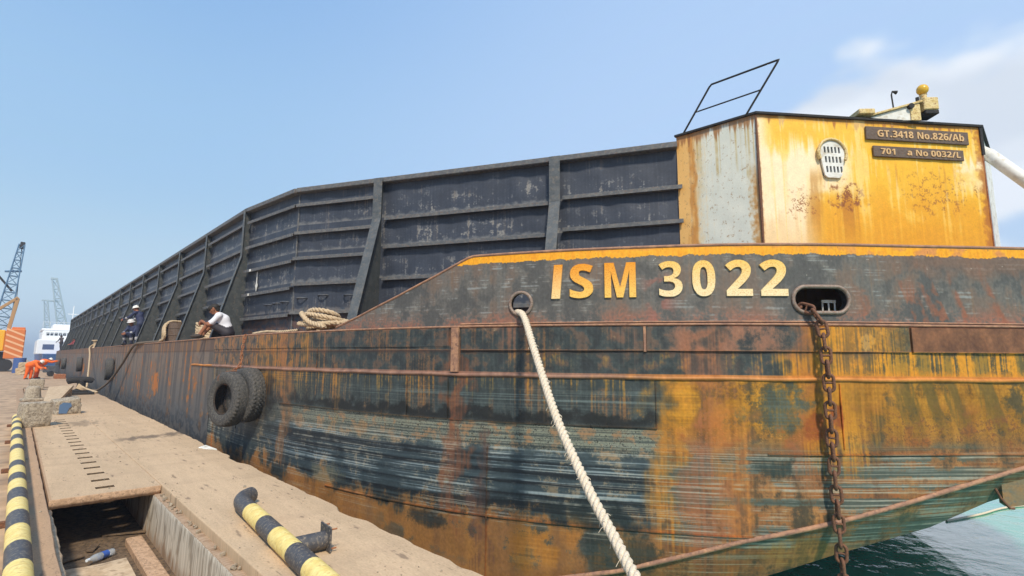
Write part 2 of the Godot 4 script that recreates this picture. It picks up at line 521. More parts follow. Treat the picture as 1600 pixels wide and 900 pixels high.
					# pale scraped belt with brown and black specks
					t = smoothstep(0.84, 0.77, y + e1 * 0.03) * smoothstep(0.4, 0.54, ys + e1 * 0.14) * (0.25 + 0.75 * smoothstep(0.3, 0.62, hs * 0.75 + e1 * 0.3 + 0.12)) * smoothstep(1.2, 3.2, s)
					r += (134 - r) * t; g += (137 - g) * t; b += (120 - b) * t
					t *= smoothstep(0.54, 0.7, bm + e1 * 0.3) * 0.85
					r += (156 - r) * t; g += (116 - g) * t; b += (80 - b) * t
					if y < 0.84 and y > 0.48 and cf * 0.6 + d * 0.4 > 0.66 and bm < 0.6:
						r *= 0.4; g *= 0.4; b *= 0.4
						hgt -= 0.2
					# dark scraped belt
					t = smoothstep(0.54, 0.4, ys + e1 * 0.1) * smoothstep(-0.4, -0.1, ys + e1 * 0.12) * 0.85 * smoothstep(-0.6, 2.6, s)
					r += (30 + 44 * h2 - r) * t; g += (40 + 50 * h2 - g) * t; b += (46 + 50 * h2 - b) * t
					t = smoothstep(0.56, 0.66, bm * 0.5 + a * 0.35 + e1 * 0.28 + 0.06) * smoothstep(0.75, 0.4, y) * smoothstep(-0.5, -0.2, y) * 0.7
					r += (146 - r) * t; g += (126 - g) * t; b += (98 - b) * t
					t = smoothstep(0.6, 0.74, hs) * smoothstep(0.66, 0.45, y) * smoothstep(-0.5, -0.2, y) * smoothstep(0.6, 2.6, s) * 0.85 * smoothstep(0.25, 0.5, a + (h2 - 0.5) * 0.4)
					r += (150 - r) * t; g += (164 - g) * t; b += (168 - b) * t
					t = smoothstep(0.46, 0.28, h2 + e1 * 0.1) * smoothstep(0.62, 0.3, y) * smoothstep(-0.6, -0.2, y) * 0.8 * smoothstep(1.0, 3.0, s)
					r += (22 - r) * t; g += (27 - g) * t; b += (31 - b) * t
					# brown bottom, its upper limit eaten away
					var lim := -0.22 + (bm - 0.5) * 0.3 + (a - 0.5) * 0.5 + (v - 0.5) * 0.1
					t = smoothstep(lim + 0.1, lim - 0.12, y + e1 * 0.16) * 0.93
					t *= 1.0 - 0.85 * smoothstep(0.5, 0.62, a * 0.75 + bm * 0.25 + e1 * 0.2) * smoothstep(-1.0, -0.7, y) * smoothstep(4.0, 5.5, s)
					r += (152 + 44 * (a - 0.5) + 30 * (v2 - 0.5) + e1 * 14 - r) * t; g += (105 + 30 * (a - 0.5) + 20 * (v2 - 0.5) + e1 * 10 - g) * t; b += (58 + 20 * (a - 0.5) + e1 * 6 - b) * t
				# right part: mustard and rust
				var right := smoothstep(8.3, 8.55, sw + e1 * 0.25)
				if right > 0.0 and y < 1.385:
					var up := smoothstep(0.5, 0.95, ys + e1 * 0.1)
					var e2 := (bm - 0.5) * 62.0 + (v2 - 0.5) * 46.0 + (v - 0.5) * 30.0 + (hs - 0.5) * 22.0 + e1 * 30.0 - 6.0
					t = right
					r += (lerpf(148, 166, up) + e2 - r) * t; g += (lerpf(103, 114, up) + e2 * 0.8 - g) * t; b += (lerpf(60, 28, up) + e2 * 0.4 - b) * t
					# blackened remains of paint
					t = smoothstep(0.46, 0.3, a * 0.45 + bm * 0.35 + v2 * 0.2 + e1 * 0.2) * 0.7 * right
					r += (62 - r) * t; g += (62 - g) * t; b += (50 - b) * t
					# olive streaks falling from the rail, leaning towards the stem
					var vk := V2[j * HW + clampi(i - int((1.385 - y) * 40.0), 0, HW - 1)] / 255.0
					t = smoothstep(0.46, 0.68, vk + (v - 0.5) * 0.3) * smoothstep(0.6, 1.15, y + (bm - 0.5) * 0.4) * smoothstep(10.4, 11.2, sw) * 0.75 * right
					r += (96 - r) * t; g += (80 - g) * t; b += (34 - b) * t
					# red rust
					t = smoothstep(0.5, 0.66, bm * 0.5 + a * 0.4 + e1 * 0.3 + 0.04) * smoothstep(1.25, 0.85, y) * 0.7 * right
					r += (146 - r) * t; g += (80 - g) * t; b += (36 - b) * t
					# brown speckle
					t = smoothstep(0.54, 0.6, cf * 0.5 + d * 0.3 + bm * 0.2) * smoothstep(1.2, 0.9, ys) * smoothstep(0.3, 0.55, ys) * smoothstep(10.4, 10.8, sw) * 0.6
					r += (92 - r) * t; g += (64 - g) * t; b += (36 - b) * t
					# bare dark paint where the rust has been scraped away, in long horizontal bands
					t = smoothstep(0.46, 0.57, h2 * 0.4 + a * 0.3 + bm * 0.2 + hs * 0.1 + e1 * 0.16) * smoothstep(0.75, 0.5, ys) * smoothstep(-0.7, -0.3, ys) * smoothstep(12.6, 11.8, sw) * 0.9 * right
					r += (52 + 44 * hs - r) * t; g += (64 + 46 * hs - g) * t; b += (60 + 44 * hs - b) * t
					t = smoothstep(0.6, 0.74, hs) * smoothstep(0.72, 0.45, y) * smoothstep(0.3, 0.6, a) * 0.75 * right
					r += (172 - r) * t; g += (166 - g) * t; b += (148 - b) * t
				for c in live:
					t = smoothstep(c[1] * 1.5, c[1] * 0.3, absf(sw - c[0]) + (bm - 0.5) * c[1] * 0.9 + e1 * c[1] * 0.5) * smoothstep(c[2] + 0.04, c[2] - 0.1, y + e1 * 0.05) * smoothstep(c[3] - 0.2, c[3] + 0.35, y + (v - 0.5) * 0.7) * c[7] * (0.45 + 0.55 * smoothstep(0.25, 0.6, v * 0.5 + bm * 0.5))
					r += (c[4] - r) * t; g += (c[5] - g) * t; b += (c[6] - b) * t
				for c in livep:
					t = smoothstep(1.25, 0.6, Vector2((sw - c[0]) / c[2], (ys - c[1]) / c[3]).length() + (bm - 0.5) * 0.7 + e1 * 0.5) * c[7] * (0.6 + 0.4 * smoothstep(0.3, 0.6, hs * 0.5 + v * 0.5))
					if t > 0.0:
						var sh := (hs - 0.5) * 30.0 + (bm - 0.5) * 16.0
						r += (c[4] + sh - r) * t; g += (c[5] + sh - g) * t; b += (c[6] + sh - b) * t
				t = smoothstep(0.64, 0.74, hl) * smoothstep(0.7, 0.5, y) * smoothstep(-0.7, -0.3, y) * smoothstep(0.35, 0.6, a * 0.6 + bm * 0.4) * 0.6
				r += (178 - r) * t; g += (176 - g) * t; b += (162 - b) * t
			if absf(y - 1.39) < 0.035:
				t = 0.85
				var or_ := smoothstep(7.4, 8.6, s + (bm - 0.5) * 1.2)
				r += (lerpf(156, 198, or_) + 50 * (bm - 0.5) - r) * t; g += (lerpf(116, 128, or_) + 40 * (bm - 0.5) - g) * t; b += (lerpf(96, 60, or_) + 30 * (bm - 0.5) - b) * t
			# fine grain and pitting
			t = 1.0 + (cf - 0.5) * 0.15
			o[k * 3] = int(clampf(r * t, 8, 250))
			o[k * 3 + 1] = int(clampf(g * t, 8, 250))
			o[k * 3 + 2] = int(clampf(b * t, 8, 250))
			ht[k] = int(clampf(hgt * 255.0, 0, 255))
	T.hull = tex(Image.create_from_data(HW, HH, false, Image.FORMAT_RGB8, o))
	var hi := Image.create_from_data(HW, HH, false, Image.FORMAT_L8, ht)
	hi.convert(Image.FORMAT_RGBA8)
	hi.bump_map_to_normal_map(5.0)
	T.hull_n = tex(hi)

func paint_far_hull() -> void:
	var w := 1024
	var h := 256
	var A := field(w, h, 1.0 / 90.0, 31, 4)
	var B := field(w, h, 1.0 / 22.0, 32, 4)
	var V := field(w, h, 1.0 / 16.0, 33, 4, w, 6)
	var o := PackedByteArray()
	o.resize(w * h * 3)
	for j in h:
		var y := 2.05 - (j + 0.5) / h * 3.45
		for i in w:
			var x := (i + 0.5) / w * 24.0
			var k := j * w + i
			var a := A[k] / 255.0
			var b := B[k] / 255.0
			var v := V[k] / 255.0
			var q := c8(124, 110, 98).lerp(c8(102, 99, 96), smoothstep(1.3, 0.5, y))
			q = q.lerp(c8(86, 84, 84), smoothstep(0.45, 0.7, b * 0.5 + a * 0.5) * 0.6)
			q = q.lerp(c8(134, 98, 72), smoothstep(0.45, 0.75, v) * smoothstep(0.3, 0.6, a) * 0.8 * smoothstep(-0.3, 0.8, y))
			q = q.lerp(c8(176, 106, 46), smoothstep(0.56, 0.68, b * 0.6 + v * 0.4) * smoothstep(0.48, 0.62, a) * 0.9)
			q = q.lerp(c8(66, 64, 64), smoothstep(0.5, 0.3, v) * 0.5 * smoothstep(-0.3, 0.8, y))
			q = q.lerp(c8(198, 112, 38), smoothstep(1.2, 0.5, Vector2((x - 6.4) / 0.45, (y - 0.72) / 0.42).length() + (b - 0.5) * 1.2) * 0.85)
			q = q.lerp(c8(60, 52, 48), smoothstep(0.025, 0.01, absf(y - 1.72)) * 0.7)
			q = q.lerp(c8(70, 60, 54), smoothstep(0.05, 0.02, absf(fposmod(x, 6.0) - 3.0)) * 0.5)
			q = q.lerp(c8(106, 80, 64), smoothstep(1.66, 1.74, y) * 0.6)
			q = q.lerp(c8(172, 116, 54), smoothstep(1.66, 1.74, y) * smoothstep(0.55, 0.7, v) * 0.5)
			q = q.lerp(c8(56, 60, 66), smoothstep(0.5, -0.3, y) * smoothstep(0.35, 0.6, b) * 0.8)
			q = q.lerp(c8(120, 126, 128), smoothstep(0.7, 0.85, b) * smoothstep(0.9, 0.3, y) * 0.4)
			o[k * 3] = int(q.r * 255); o[k * 3 + 1] = int(q.g * 255); o[k * 3 + 2] = int(q.b * 255)
	T.far_hull = tex(Image.create_from_data(w, h, false, Image.FORMAT_RGB8, o))

# the black walls of the cargo box: rows of stringers at these heights collect pale scuffs above them
func paint_bin() -> void:
	var w := 1024
	var h := 512
	var A := field(w, h, 1.0 / 100.0, 41, 4)
	var B := field(w, h, 1.0 / 26.0, 42, 4)
	var C := field(w, h, 1.0 / 8.0, 43, 3)
	var V := field(w, h, 1.0 / 9.0, 44, 3, w, 6)
	var o := PackedByteArray()
	o.resize(w * h * 3)
	var rows := [4.6, 3.97, 3.27, 2.62, 2.05]
	for j in h:
		var y := 5.5 - (j + 0.5) / h * 3.5
		var up := 9.0
		for q in rows:
			if y > q:
				up = minf(up, y - q)
		for i in w:
			var k := j * w + i
			var a := A[k] / 255.0
			var b := B[k] / 255.0
			var c := C[k] / 255.0
			var v := V[k] / 255.0
			var e := (a - 0.5) * 16.0 + (v - 0.5) * 10.0
			var r := 58.0 + e
			var g := 64.0 + e
			var bl := 76.0 + e
			var t := smoothstep(0.56, 0.67, b * 0.35 + c * 0.2 + a * 0.2 + v * 0.25) * smoothstep(0.6, 0.05, up - (a - 0.5) * 0.6) * (0.3 + 0.5 * smoothstep(0.0, 0.5, (i + 0.5) / w))
			t = maxf(t, smoothstep(0.09, 0.0, up - (b - 0.5) * 0.12) * 0.55)
			r += (150 - r) * t; g += (147 - g) * t; bl += (140 - bl) * t
			t = smoothstep(0.66, 0.8, v) * smoothstep(0.5, 0.65, a) * 0.35
			r += (110 - r) * t; g += (96 - g) * t; bl += (84 - bl) * t
			t = smoothstep(0.75, 0.2, y - 2.05) * smoothstep(0.3, 0.6, b) * 0.75
			r += (104 - r) * t; g += (72 - g) * t; bl += (58 - bl) * t
			var gr := 1.0 + (c - 0.5) * 0.15
			o[k * 3] = int(clampf(r * gr, 0, 255)); o[k * 3 + 1] = int(clampf(g * gr, 0, 255)); o[k * 3 + 2] = int(clampf(bl * gr, 0, 255))
	T.bin = tex(Image.create_from_data(w, h, false, Image.FORMAT_RGB8, o))

# yellow bow house front: u along the wall (4.055 m), v from the roof down (3.57 m)
func paint_house() -> void:
	var w := 640
	var h := 560
	var A := field(w, h, 1.0 / 120.0, 51, 4)
	var B := field(w, h, 1.0 / 24.0, 52, 4)
	var C := field(w, h, 1.0 / 6.0, 53, 3)
	var V := field(w, h, 1.0 / 16.0, 54, 3, w, 6)
	var o := PackedByteArray()
	o.resize(w * h * 3)
	for j in h:
		var y := 5.57 - (j + 0.5) / h * 3.57
		for i in w:
			var k := j * w + i
			var x := (i + 0.5) / w * 4.055
			var a := A[k] / 255.0
			var b := B[k] / 255.0
			var c := C[k] / 255.0
			var v := V[k] / 255.0
			# sun-bleached cream ground with saturated yellow where it was painted again or stained
			var q := c8(246, 226, 186)
			var yel := smoothstep(4.75, 5.15, y + (v - 0.5) * 0.5 + (a - 0.5) * 0.3) * smoothstep(0.0, 0.35, x) * 0.9
			yel = maxf(yel, smoothstep(1.35, 2.0, x + (a - 0.5) * 0.6) * smoothstep(3.7, 3.35, x + (b - 0.5) * 0.3 + (4.4 - y) * 0.08))
			yel = maxf(yel, smoothstep(0.3, 0.7, x + (v - 0.5) * 0.4) * smoothstep(4.5, 4.0, y + x * -0.1 + (a - 0.5) * 0.6) * smoothstep(0.65, 1.15, x) * 0.95)
			yel = maxf(yel, 0.25 * smoothstep(0.5, 0.8, v))
			q = q.lerp(c8(240, 184, 44).lerp(c8(228, 162, 24), smoothstep(4.6, 3.8, y + (a - 0.5) * 0.8)), clampf(yel, 0.0, 1.0))
			# runs below the vent and the plates
			var t := smoothstep(0.17, 0.05, absf(x - 0.98 + (4.4 - y) * 0.12) + (v - 0.5) * 0.12) * smoothstep(4.8, 4.5, y) * smoothstep(3.2, 4.0, y) * 0.5
			t = maxf(t, smoothstep(0.2, 0.06, absf(x - 1.5) + (v - 0.5) * 0.14) * smoothstep(4.4, 4.2, y) * smoothstep(3.3, 4.0, y) * 0.6)
			q = q.lerp(c8(176, 110, 24), t)
			t = smoothstep(0.55, 0.75, v) * smoothstep(4.95, 4.7, y) * smoothstep(4.2, 4.75, y) * smoothstep(1.9, 2.1, x) * smoothstep(3.75, 3.5, x) * 0.55
			q = q.lerp(c8(196, 128, 30), t)
			# rust outbreaks
			t = smoothstep(0.38, 0.1, Vector2(x - 1.5, (y - 4.25) * 1.3).length() + (0.5 - b) * 0.5) * 0.85 * smoothstep(0.45, 0.6, c * 0.5 + b * 0.5)
			t = maxf(t, smoothstep(0.3, 0.05, Vector2(x - 0.72, (y - 4.1) * 1.1).length() + (0.5 - b) * 0.4) * smoothstep(0.5, 0.66, c * 0.6 + b * 0.4) * 0.8)
			t = maxf(t, smoothstep(0.75, 0.1, Vector2(x - 3.1, (y - 4.35) * 1.6).length() + (0.5 - b) * 0.8) * smoothstep(0.5, 0.68, c * 0.5 + b * 0.5) * 0.6)
			t = maxf(t, smoothstep(0.12, 0.0, absf(x - 3.86) + absf(y - 4.45) * 0.6) * smoothstep(0.45, 0.6, c) * 0.7)
			q = q.lerp(c8(128, 70, 34), t)
			# rust along the roof edge, the corner and the right side
			t = smoothstep(0.10, 0.0, 5.57 - y - (v - 0.45) * 0.3 * smoothstep(0.4, 0.8, v)) * 0.7
			t = maxf(t, smoothstep(0.06, 0.0, x - (b - 0.5) * 0.06) * 0.75)
			t = maxf(t, smoothstep(0.16, 0.0, 4.055 - x - (b - 0.4) * 0.2) * 0.7)
			q = q.lerp(c8(150, 84, 34), t)
			t = smoothstep(3.85, 3.4, y + (v - 0.5) * 0.7 + (a - 0.5) * 0.3) * 0.2
			q = q.lerp(c8(198, 128, 36), t)
			t = smoothstep(0.52, 0.7, v * 0.5 + a * 0.5) * smoothstep(3.2, 4.4, y) * 0.55
			q = q.lerp(c8(248, 222, 160), t)
			var gr := 1.0 + (c - 0.5) * 0.08 + (b - 0.5) * 0.06
			o[k * 3] = int(clampf(q.r * gr * 255, 0, 252)); o[k * 3 + 1] = int(clampf(q.g * gr * 255, 0, 252)); o[k * 3 + 2] = int(clampf(q.b * gr * 255, 0, 252))
	T.house = tex(Image.create_from_data(w, h, false, Image.FORMAT_RGB8, o))
	# pale left wall
	w = 256
	h = 512
	A = field(w, h, 1.0 / 70.0, 61, 4)
	B = field(w, h, 1.0 / 18.0, 62, 4)
	C = field(w, h, 1.0 / 5.0, 63, 3)
	V = field(w, h, 1.0 / 18.0, 64, 3, w, 5)
	o = PackedByteArray()
	o.resize(w * h * 3)
	for j in h:
		var y := 5.57 - (j + 0.5) / h * 3.57
		for i in w:
			var k := j * w + i
			var x := (i + 0.5) / w
			var a := A[k] / 255.0
			var b := B[k] / 255.0
			var c := C[k] / 255.0
			var v := V[k] / 255.0
			var q := c8(228, 229, 214).lerp(c8(212, 216, 204), a)
			q = q.lerp(c8(196, 168, 104), smoothstep(0.5, 0.78, v) * smoothstep(4.4, 5.4, y + (a - 0.5) * 1.2) * 0.7)
			var t := smoothstep(0.42, 0.1, x + (v - 0.5) * 0.16 + (b - 0.5) * 0.1) * 0.9
			q = q.lerp(c8(238, 182, 98), t)
			t = smoothstep(0.09, 0.0, absf(x - 0.2 + (v - 0.5) * 0.06 + (a - 0.5) * 0.12)) * 0.6
			q = q.lerp(c8(186, 112, 30), t)
			t = smoothstep(0.14, 0.02, 1.0 - x + (0.5 - b) * 0.12) * smoothstep(4.9, 4.3, y) * 0.8
			q = q.lerp(c8(184, 124, 50), t)
			t = smoothstep(0.12, 0.0, 5.5 - y - (v - 0.5) * 0.3) * 0.7
			q = q.lerp(c8(146, 92, 46), t)
			t = smoothstep(0.7, 0.78, b) * smoothstep(0.5, 0.7, c) * 0.6
			q = q.lerp(c8(136, 96, 54), t)
			var gr := 1.0 + (c - 0.5) * 0.06
			o[k * 3] = int(clampf(q.r * gr * 255, 0, 252)); o[k * 3 + 1] = int(clampf(q.g * gr * 255, 0, 252)); o[k * 3 + 2] = int(clampf(q.b * gr * 255, 0, 252))
	T.house_side = tex(Image.create_from_data(w, h, false, Image.FORMAT_RGB8, o))

const QX0 := -0.6
const QX1 := 3.0
const QZ0 := -34.0
const QZ1 := -2.0

func quay_uv(x: float, z: float) -> Vector2:
	return Vector2((x - QX0) / (QX1 - QX0), (z - QZ0) / (QZ1 - QZ0))

func paint_quay() -> void:
	var w := 512
	var h := 2048
	var A := field(w, h, 1.0 / 120.0, 71, 4, 512, 512)
	var B := field(w, h, 1.0 / 26.0, 72, 4, 512, 1024)
	var C := field(w, h, 1.0 / 3.0, 73, 2)
	var D := field(w, h, 1.0 / 40.0, 74, 4, 40, 2048)
	var o := PackedByteArray()
	o.resize(w * h * 3)
	for j in h:
		var z := QZ0 + (j + 0.5) / h * (QZ1 - QZ0)
		for i in w:
			var k := j * w + i
			var x := QX0 + (i + 0.5) / w * (QX1 - QX0)
			var a := A[k] / 255.0
			var b := B[k] / 255.0
			var c := C[k] / 255.0
			var d := D[k] / 255.0
			var r := 196.0
			var g := 169.0
			var bl := 136.0
			var t := smoothstep(0.35, 0.75, a) * 0.6
			r += (208 - r) * t; g += (180 - g) * t; bl += (146 - bl) * t
			t = smoothstep(0.55, 0.85, d) * 0.16
			r += (162 - r) * t; g += (138 - g) * t; bl += (112 - bl) * t
			t = smoothstep(0.6, 0.8, b) * 0.22
			r += (156 - r) * t; g += (132 - g) * t; bl += (108 - bl) * t
			if x < 0.45:
				t = 0.6
				r += (172 - r) * t; g += (138 - g) * t; bl += (108 - bl) * t
			# dark spill across the slabs
			t = smoothstep(0.35, 0.05, absf(z + 12.55 + (x - 2.0) * 0.35) + (b - 0.5) * 0.5) * smoothstep(1.35, 1.8, x) * 0.7
			t = maxf(t, smoothstep(0.9, 0.2, Vector2((x - 1.3) * 2.0, z + 16.0).length() + (b - 0.5)) * 0.35)
			r += (98 - r) * t; g += (84 - g) * t; bl += (70 - bl) * t
			# far end: trampled, darker
			t = smoothstep(-18.0, -26.0, z) * 0.3
			r += (150 - r) * t; g += (124 - g) * t; bl += (100 - bl) * t
			# hairline cracks and oil spots
			var ck := absf(b - 0.5) + absf(a - 0.45) * 0.35
			t = smoothstep(0.022, 0.008, ck) * 0.5
			t = maxf(t, smoothstep(0.84, 0.9, b) * 0.5)
			r += (96 - r) * t; g += (80 - g) * t; bl += (66 - bl) * t
			if c > 0.82:
				r *= 0.82; g *= 0.8; bl *= 0.78
			var gr := 1.0 + (c - 0.5) * 0.14 + (b - 0.5) * 0.1
			o[k * 3] = int(clampf(r * gr, 0, 255)); o[k * 3 + 1] = int(clampf(g * gr, 0, 255)); o[k * 3 + 2] = int(clampf(bl * gr, 0, 255))
	T.quay = tex(Image.create_from_data(w, h, false, Image.FORMAT_RGB8, o))

func make_materials() -> void:
	var rough_im := Image.create_from_data(256, 256, false, Image.FORMAT_L8, seamless(256, 1.0 / 14.0, 3, 5))
	T.rough = tex(rough_im)
	paint_hull()
	paint_far_hull()
	paint_bin()
	paint_house()
	paint_quay()
	M.hull = uv_mat(T.hull, 0.6, T.hull_n, 0.3)
	M.weld = uv_mat(T.hull, 0.6)
	M.weld.albedo_color = c8(255, 222, 196)
	M.far_hull = uv_mat(T.far_hull, 0.75)
	M.bin = uv_mat(T.bin, 0.55)
	M.house = uv_mat(T.house, 0.5)
	M.house_side = uv_mat(T.house_side, 0.5)
	M.quay = uv_mat(T.quay, 0.9)
	var q_im := mottled(512, c8(186, 158, 128), c8(174, 147, 119), c8(158, 132, 107), 1.0 / 90.0, 5)
	M.quay_far = tri_mat(tex(q_im), 0.11, 0.92)
	M.concrete = tri_mat(tex(mottled(256, c8(172, 158, 136), c8(138, 124, 106), c8(104, 96, 84), 1.0 / 40.0, 8)), 0.8, 0.92, true, 0.0, T.rough, 0.8)
	M.pale_concrete = tri_mat(tex(mottled(256, c8(206, 182, 150), c8(190, 164, 132), c8(166, 142, 114), 1.0 / 40.0, 48, 0.4, 0.7, 0.06)), 0.6, 0.9)
	M.slab_edge = tri_mat(tex(mottled(256, c8(196, 162, 130), c8(174, 142, 112), c8(152, 124, 100), 1.0 / 30.0, 9)), 1.2, 0.9, true, 0.0, T.rough, 0.4)
	M.dirt = tri_mat(tex(mottled(256, c8(112, 92, 70), c8(86, 70, 54), c8(66, 55, 44), 1.0 / 24.0, 10)), 0.9, 0.95, true, 0.0, T.rough, 1.0)
	M.rust = tri_mat(tex(mottled(256, c8(150, 94, 62), c8(176, 122, 84), c8(104, 66, 50), 1.0 / 30.0, 21)), 1.3, 0.85, true, 0.1, T.rough, 0.2)
	M.rust_dark = tri_mat(tex(mottled(256, c8(112, 78, 60), c8(140, 96, 68), c8(78, 58, 50), 1.0 / 20.0, 22)), 2.4, 0.85, true, 0.1, T.rough, 0.3)
	M.rail = tri_mat(tex(mottled(256, c8(150, 114, 94), c8(184, 140, 108), c8(120, 92, 80), 1.0 / 40.0, 23)), 0.9, 0.8, true, 0.1, T.rough, 0.2)
	M.steel = tri_mat(tex(mottled(256, c8(66, 72, 82), c8(84, 90, 96), c8(104, 98, 92), 1.0 / 40.0, 24)), 0.7, 0.6)
	M.post = tri_mat(tex(mottled(256, c8(76, 82, 86), c8(94, 98, 100), c8(112, 106, 98), 1.0 / 40.0, 25)), 0.7, 0.6)
	M.skeg = tri_mat(tex(mottled(256, c8(118, 108, 84), c8(140, 110, 72), c8(92, 100, 94), 1.0 / 40.0, 49)), 0.9, 0.75)
	M.bead = tri_mat(tex(mottled(128, c8(44, 42, 40), c8(62, 54, 48), c8(104, 74, 54), 1.0 / 16.0, 50)), 2.0, 0.9, false)
	M.web = tri_mat(tex(mottled(256, c8(58, 63, 64), c8(70, 74, 74), c8(86, 80, 74), 1.0 / 40.0, 47)), 0.7, 0.65)
	M.stringer = tri_mat(tex(mottled(256, c8(86, 90, 94), c8(112, 112, 110), c8(118, 98, 86), 1.0 / 30.0, 26)), 1.1, 0.65)
	M.grey_rim = tri_mat(tex(mottled(256, c8(150, 138, 128), c8(128, 108, 94), c8(146, 100, 76), 1.0 / 24.0, 27)), 2.5, 0.6, true, 0.2)
	M.dark = tri_mat(tex(mottled(128, c8(34, 34, 36), c8(48, 46, 44), c8(60, 50, 44), 1.0 / 20.0, 28)), 1.5, 0.8)
	M.black = plain(c8(26, 26, 28), 0.6)
	M.rope = tri_mat(tex(mottled(128, c8(226, 214, 194), c8(206, 190, 164), c8(176, 158, 130), 1.0 / 16.0, 29)), 6.0, 0.95)
	M.old_rope = tri_mat(tex(mottled(128, c8(206, 184, 152), c8(184, 160, 126), c8(150, 126, 98), 1.0 / 16.0, 30)), 4.0, 0.95)
	M.dark_rope = tri_mat(tex(mottled(128, c8(120, 104, 86), c8(98, 84, 70), c8(80, 70, 60), 1.0 / 16.0, 34)), 4.0, 0.95)
	M.rubber = tri_mat(tex(mottled(256, c8(62, 62, 61), c8(84, 81, 77), c8(112, 106, 98), 1.0 / 26.0, 35)), 1.6, 0.85, false, 0.0, T.rough, 0.12)
	M.yellow = tri_mat(tex(mottled(256, c8(244, 222, 144), c8(236, 208, 122), c8(216, 186, 112), 1.0 / 40.0, 36, 0.4, 0.7, 0.06)), 1.4, 0.55)
	M.black_paint = tri_mat(tex(mottled(256, c8(70, 70, 74), c8(86, 84, 84), c8(150, 136, 116), 1.0 / 24.0, 37)), 1.4, 0.55)
	M.white = tri_mat(tex(mottled(256, c8(232, 232, 226), c8(214, 212, 202), c8(190, 178, 156), 1.0 / 40.0, 38, 0.4, 0.7, 0.05)), 0.5, 0.5)
	M.cream = tri_mat(tex(mottled(256, c8(224, 204, 150), c8(206, 178, 112), c8(150, 104, 60), 1.0 / 30.0, 39)), 1.2, 0.55)
	M.plate = tri_mat(tex(mottled(256, c8(104, 92, 82), c8(88, 72, 62), c8(124, 86, 60), 1.0 / 24.0, 40)), 1.8, 0.7)
	M.skin = vc_mat(0.7)
	M.letters = tri_mat(tex(mottled(256, c8(255, 255, 252), c8(248, 236, 220), c8(206, 160, 120), 1.0 / 20.0, 45, 0.45, 0.8, 0.06)), 2.2, 0.5)
	M.letters.vertex_color_use_as_albedo = true
	M.small_letters = tri_mat(tex(mottled(256, c8(226, 190, 140), c8(208, 166, 112), c8(130, 90, 60), 1.0 / 14.0, 46)), 2.0, 0.7)

# ------------------------------------------------------------------ ropes, chains
# three-strand laid rope along a path
func laid_rope(mb: MB, path: PackedVector3Array, r: float, lay: float, sides := 6, step := 0.03) -> void:
	var cv := Curve3D.new()
	for p in path:
		cv.add_point(p)
	for i in path.size():
		var a := path[maxi(i - 1, 0)]
		var b := path[mini(i + 1, path.size() - 1)]
		cv.set_point_in(i, -(b - a) / 6.0)
		cv.set_point_out(i, (b - a) / 6.0)
	cv.bake_interval = step
	var L := cv.get_baked_length()
	var m := int(L / step) + 1
	var base := PackedVector3Array()
	for i in m + 1:
		base.append(cv.sample_baked(minf(L, i * L / m), true))
	for st in 3:
		var pts := PackedVector3Array()
		var up := Vector3(0.31, 0.8, 0.5)
		for i in m + 1:
			var d := (base[mini(i + 1, m)] - base[maxi(i - 1, 0)]).normalized()
			up = (up - d * up.dot(d)).normalized()
			var an := TAU * (i * L / m / lay + st / 3.0)
			pts.append(base[i] + (up * cos(an) + d.cross(up) * sin(an)) * r * 0.48)
		mb.tube(pts, r * 0.54, sides)

func cat(path: Array, n := 8) -> PackedVector3Array:
	var out := PackedVector3Array()
	for i in path.size() - 1:
		var p0: Vector3 = path[maxi(i - 1, 0)]
		var p1: Vector3 = path[i]
		var p2: Vector3 = path[i + 1]
		var p3: Vector3 = path[mini(i + 2, path.size() - 1)]
		for j in n:
			out.append(p1.cubic_interpolate(p2, p0, p3, float(j) / n))
	out.append(path[path.size() - 1])
	return out

func link_mesh(len_: float, wid: float, d: float, stud := true) -> ArrayMesh:
	var mb := MB.new()
	var pts := PackedVector3Array()
	var R := (wid - d) * 0.5
	var hs := (len_ - wid) * 0.5
	for i in 9:
		var an := PI * i / 8.0
		pts.append(Vector3(R * cos(an), hs + R * sin(an), 0))
	for i in 9:
		var an := PI + PI * i / 8.0
		pts.append(Vector3(R * cos(an), -hs + R * sin(an), 0))
	mb.tube(pts, d * 0.5, 8, false, true)
	if stud:
		mb.tube(PackedVector3Array([Vector3(-R, 0, 0), Vector3(-R * 0.5, 0, 0), Vector3(R * 0.5, 0, 0), Vector3(R, 0, 0)]), PackedFloat32Array([d * 0.5, d * 0.34, d * 0.34, d * 0.5]), 6, false)
	return mb.mesh()

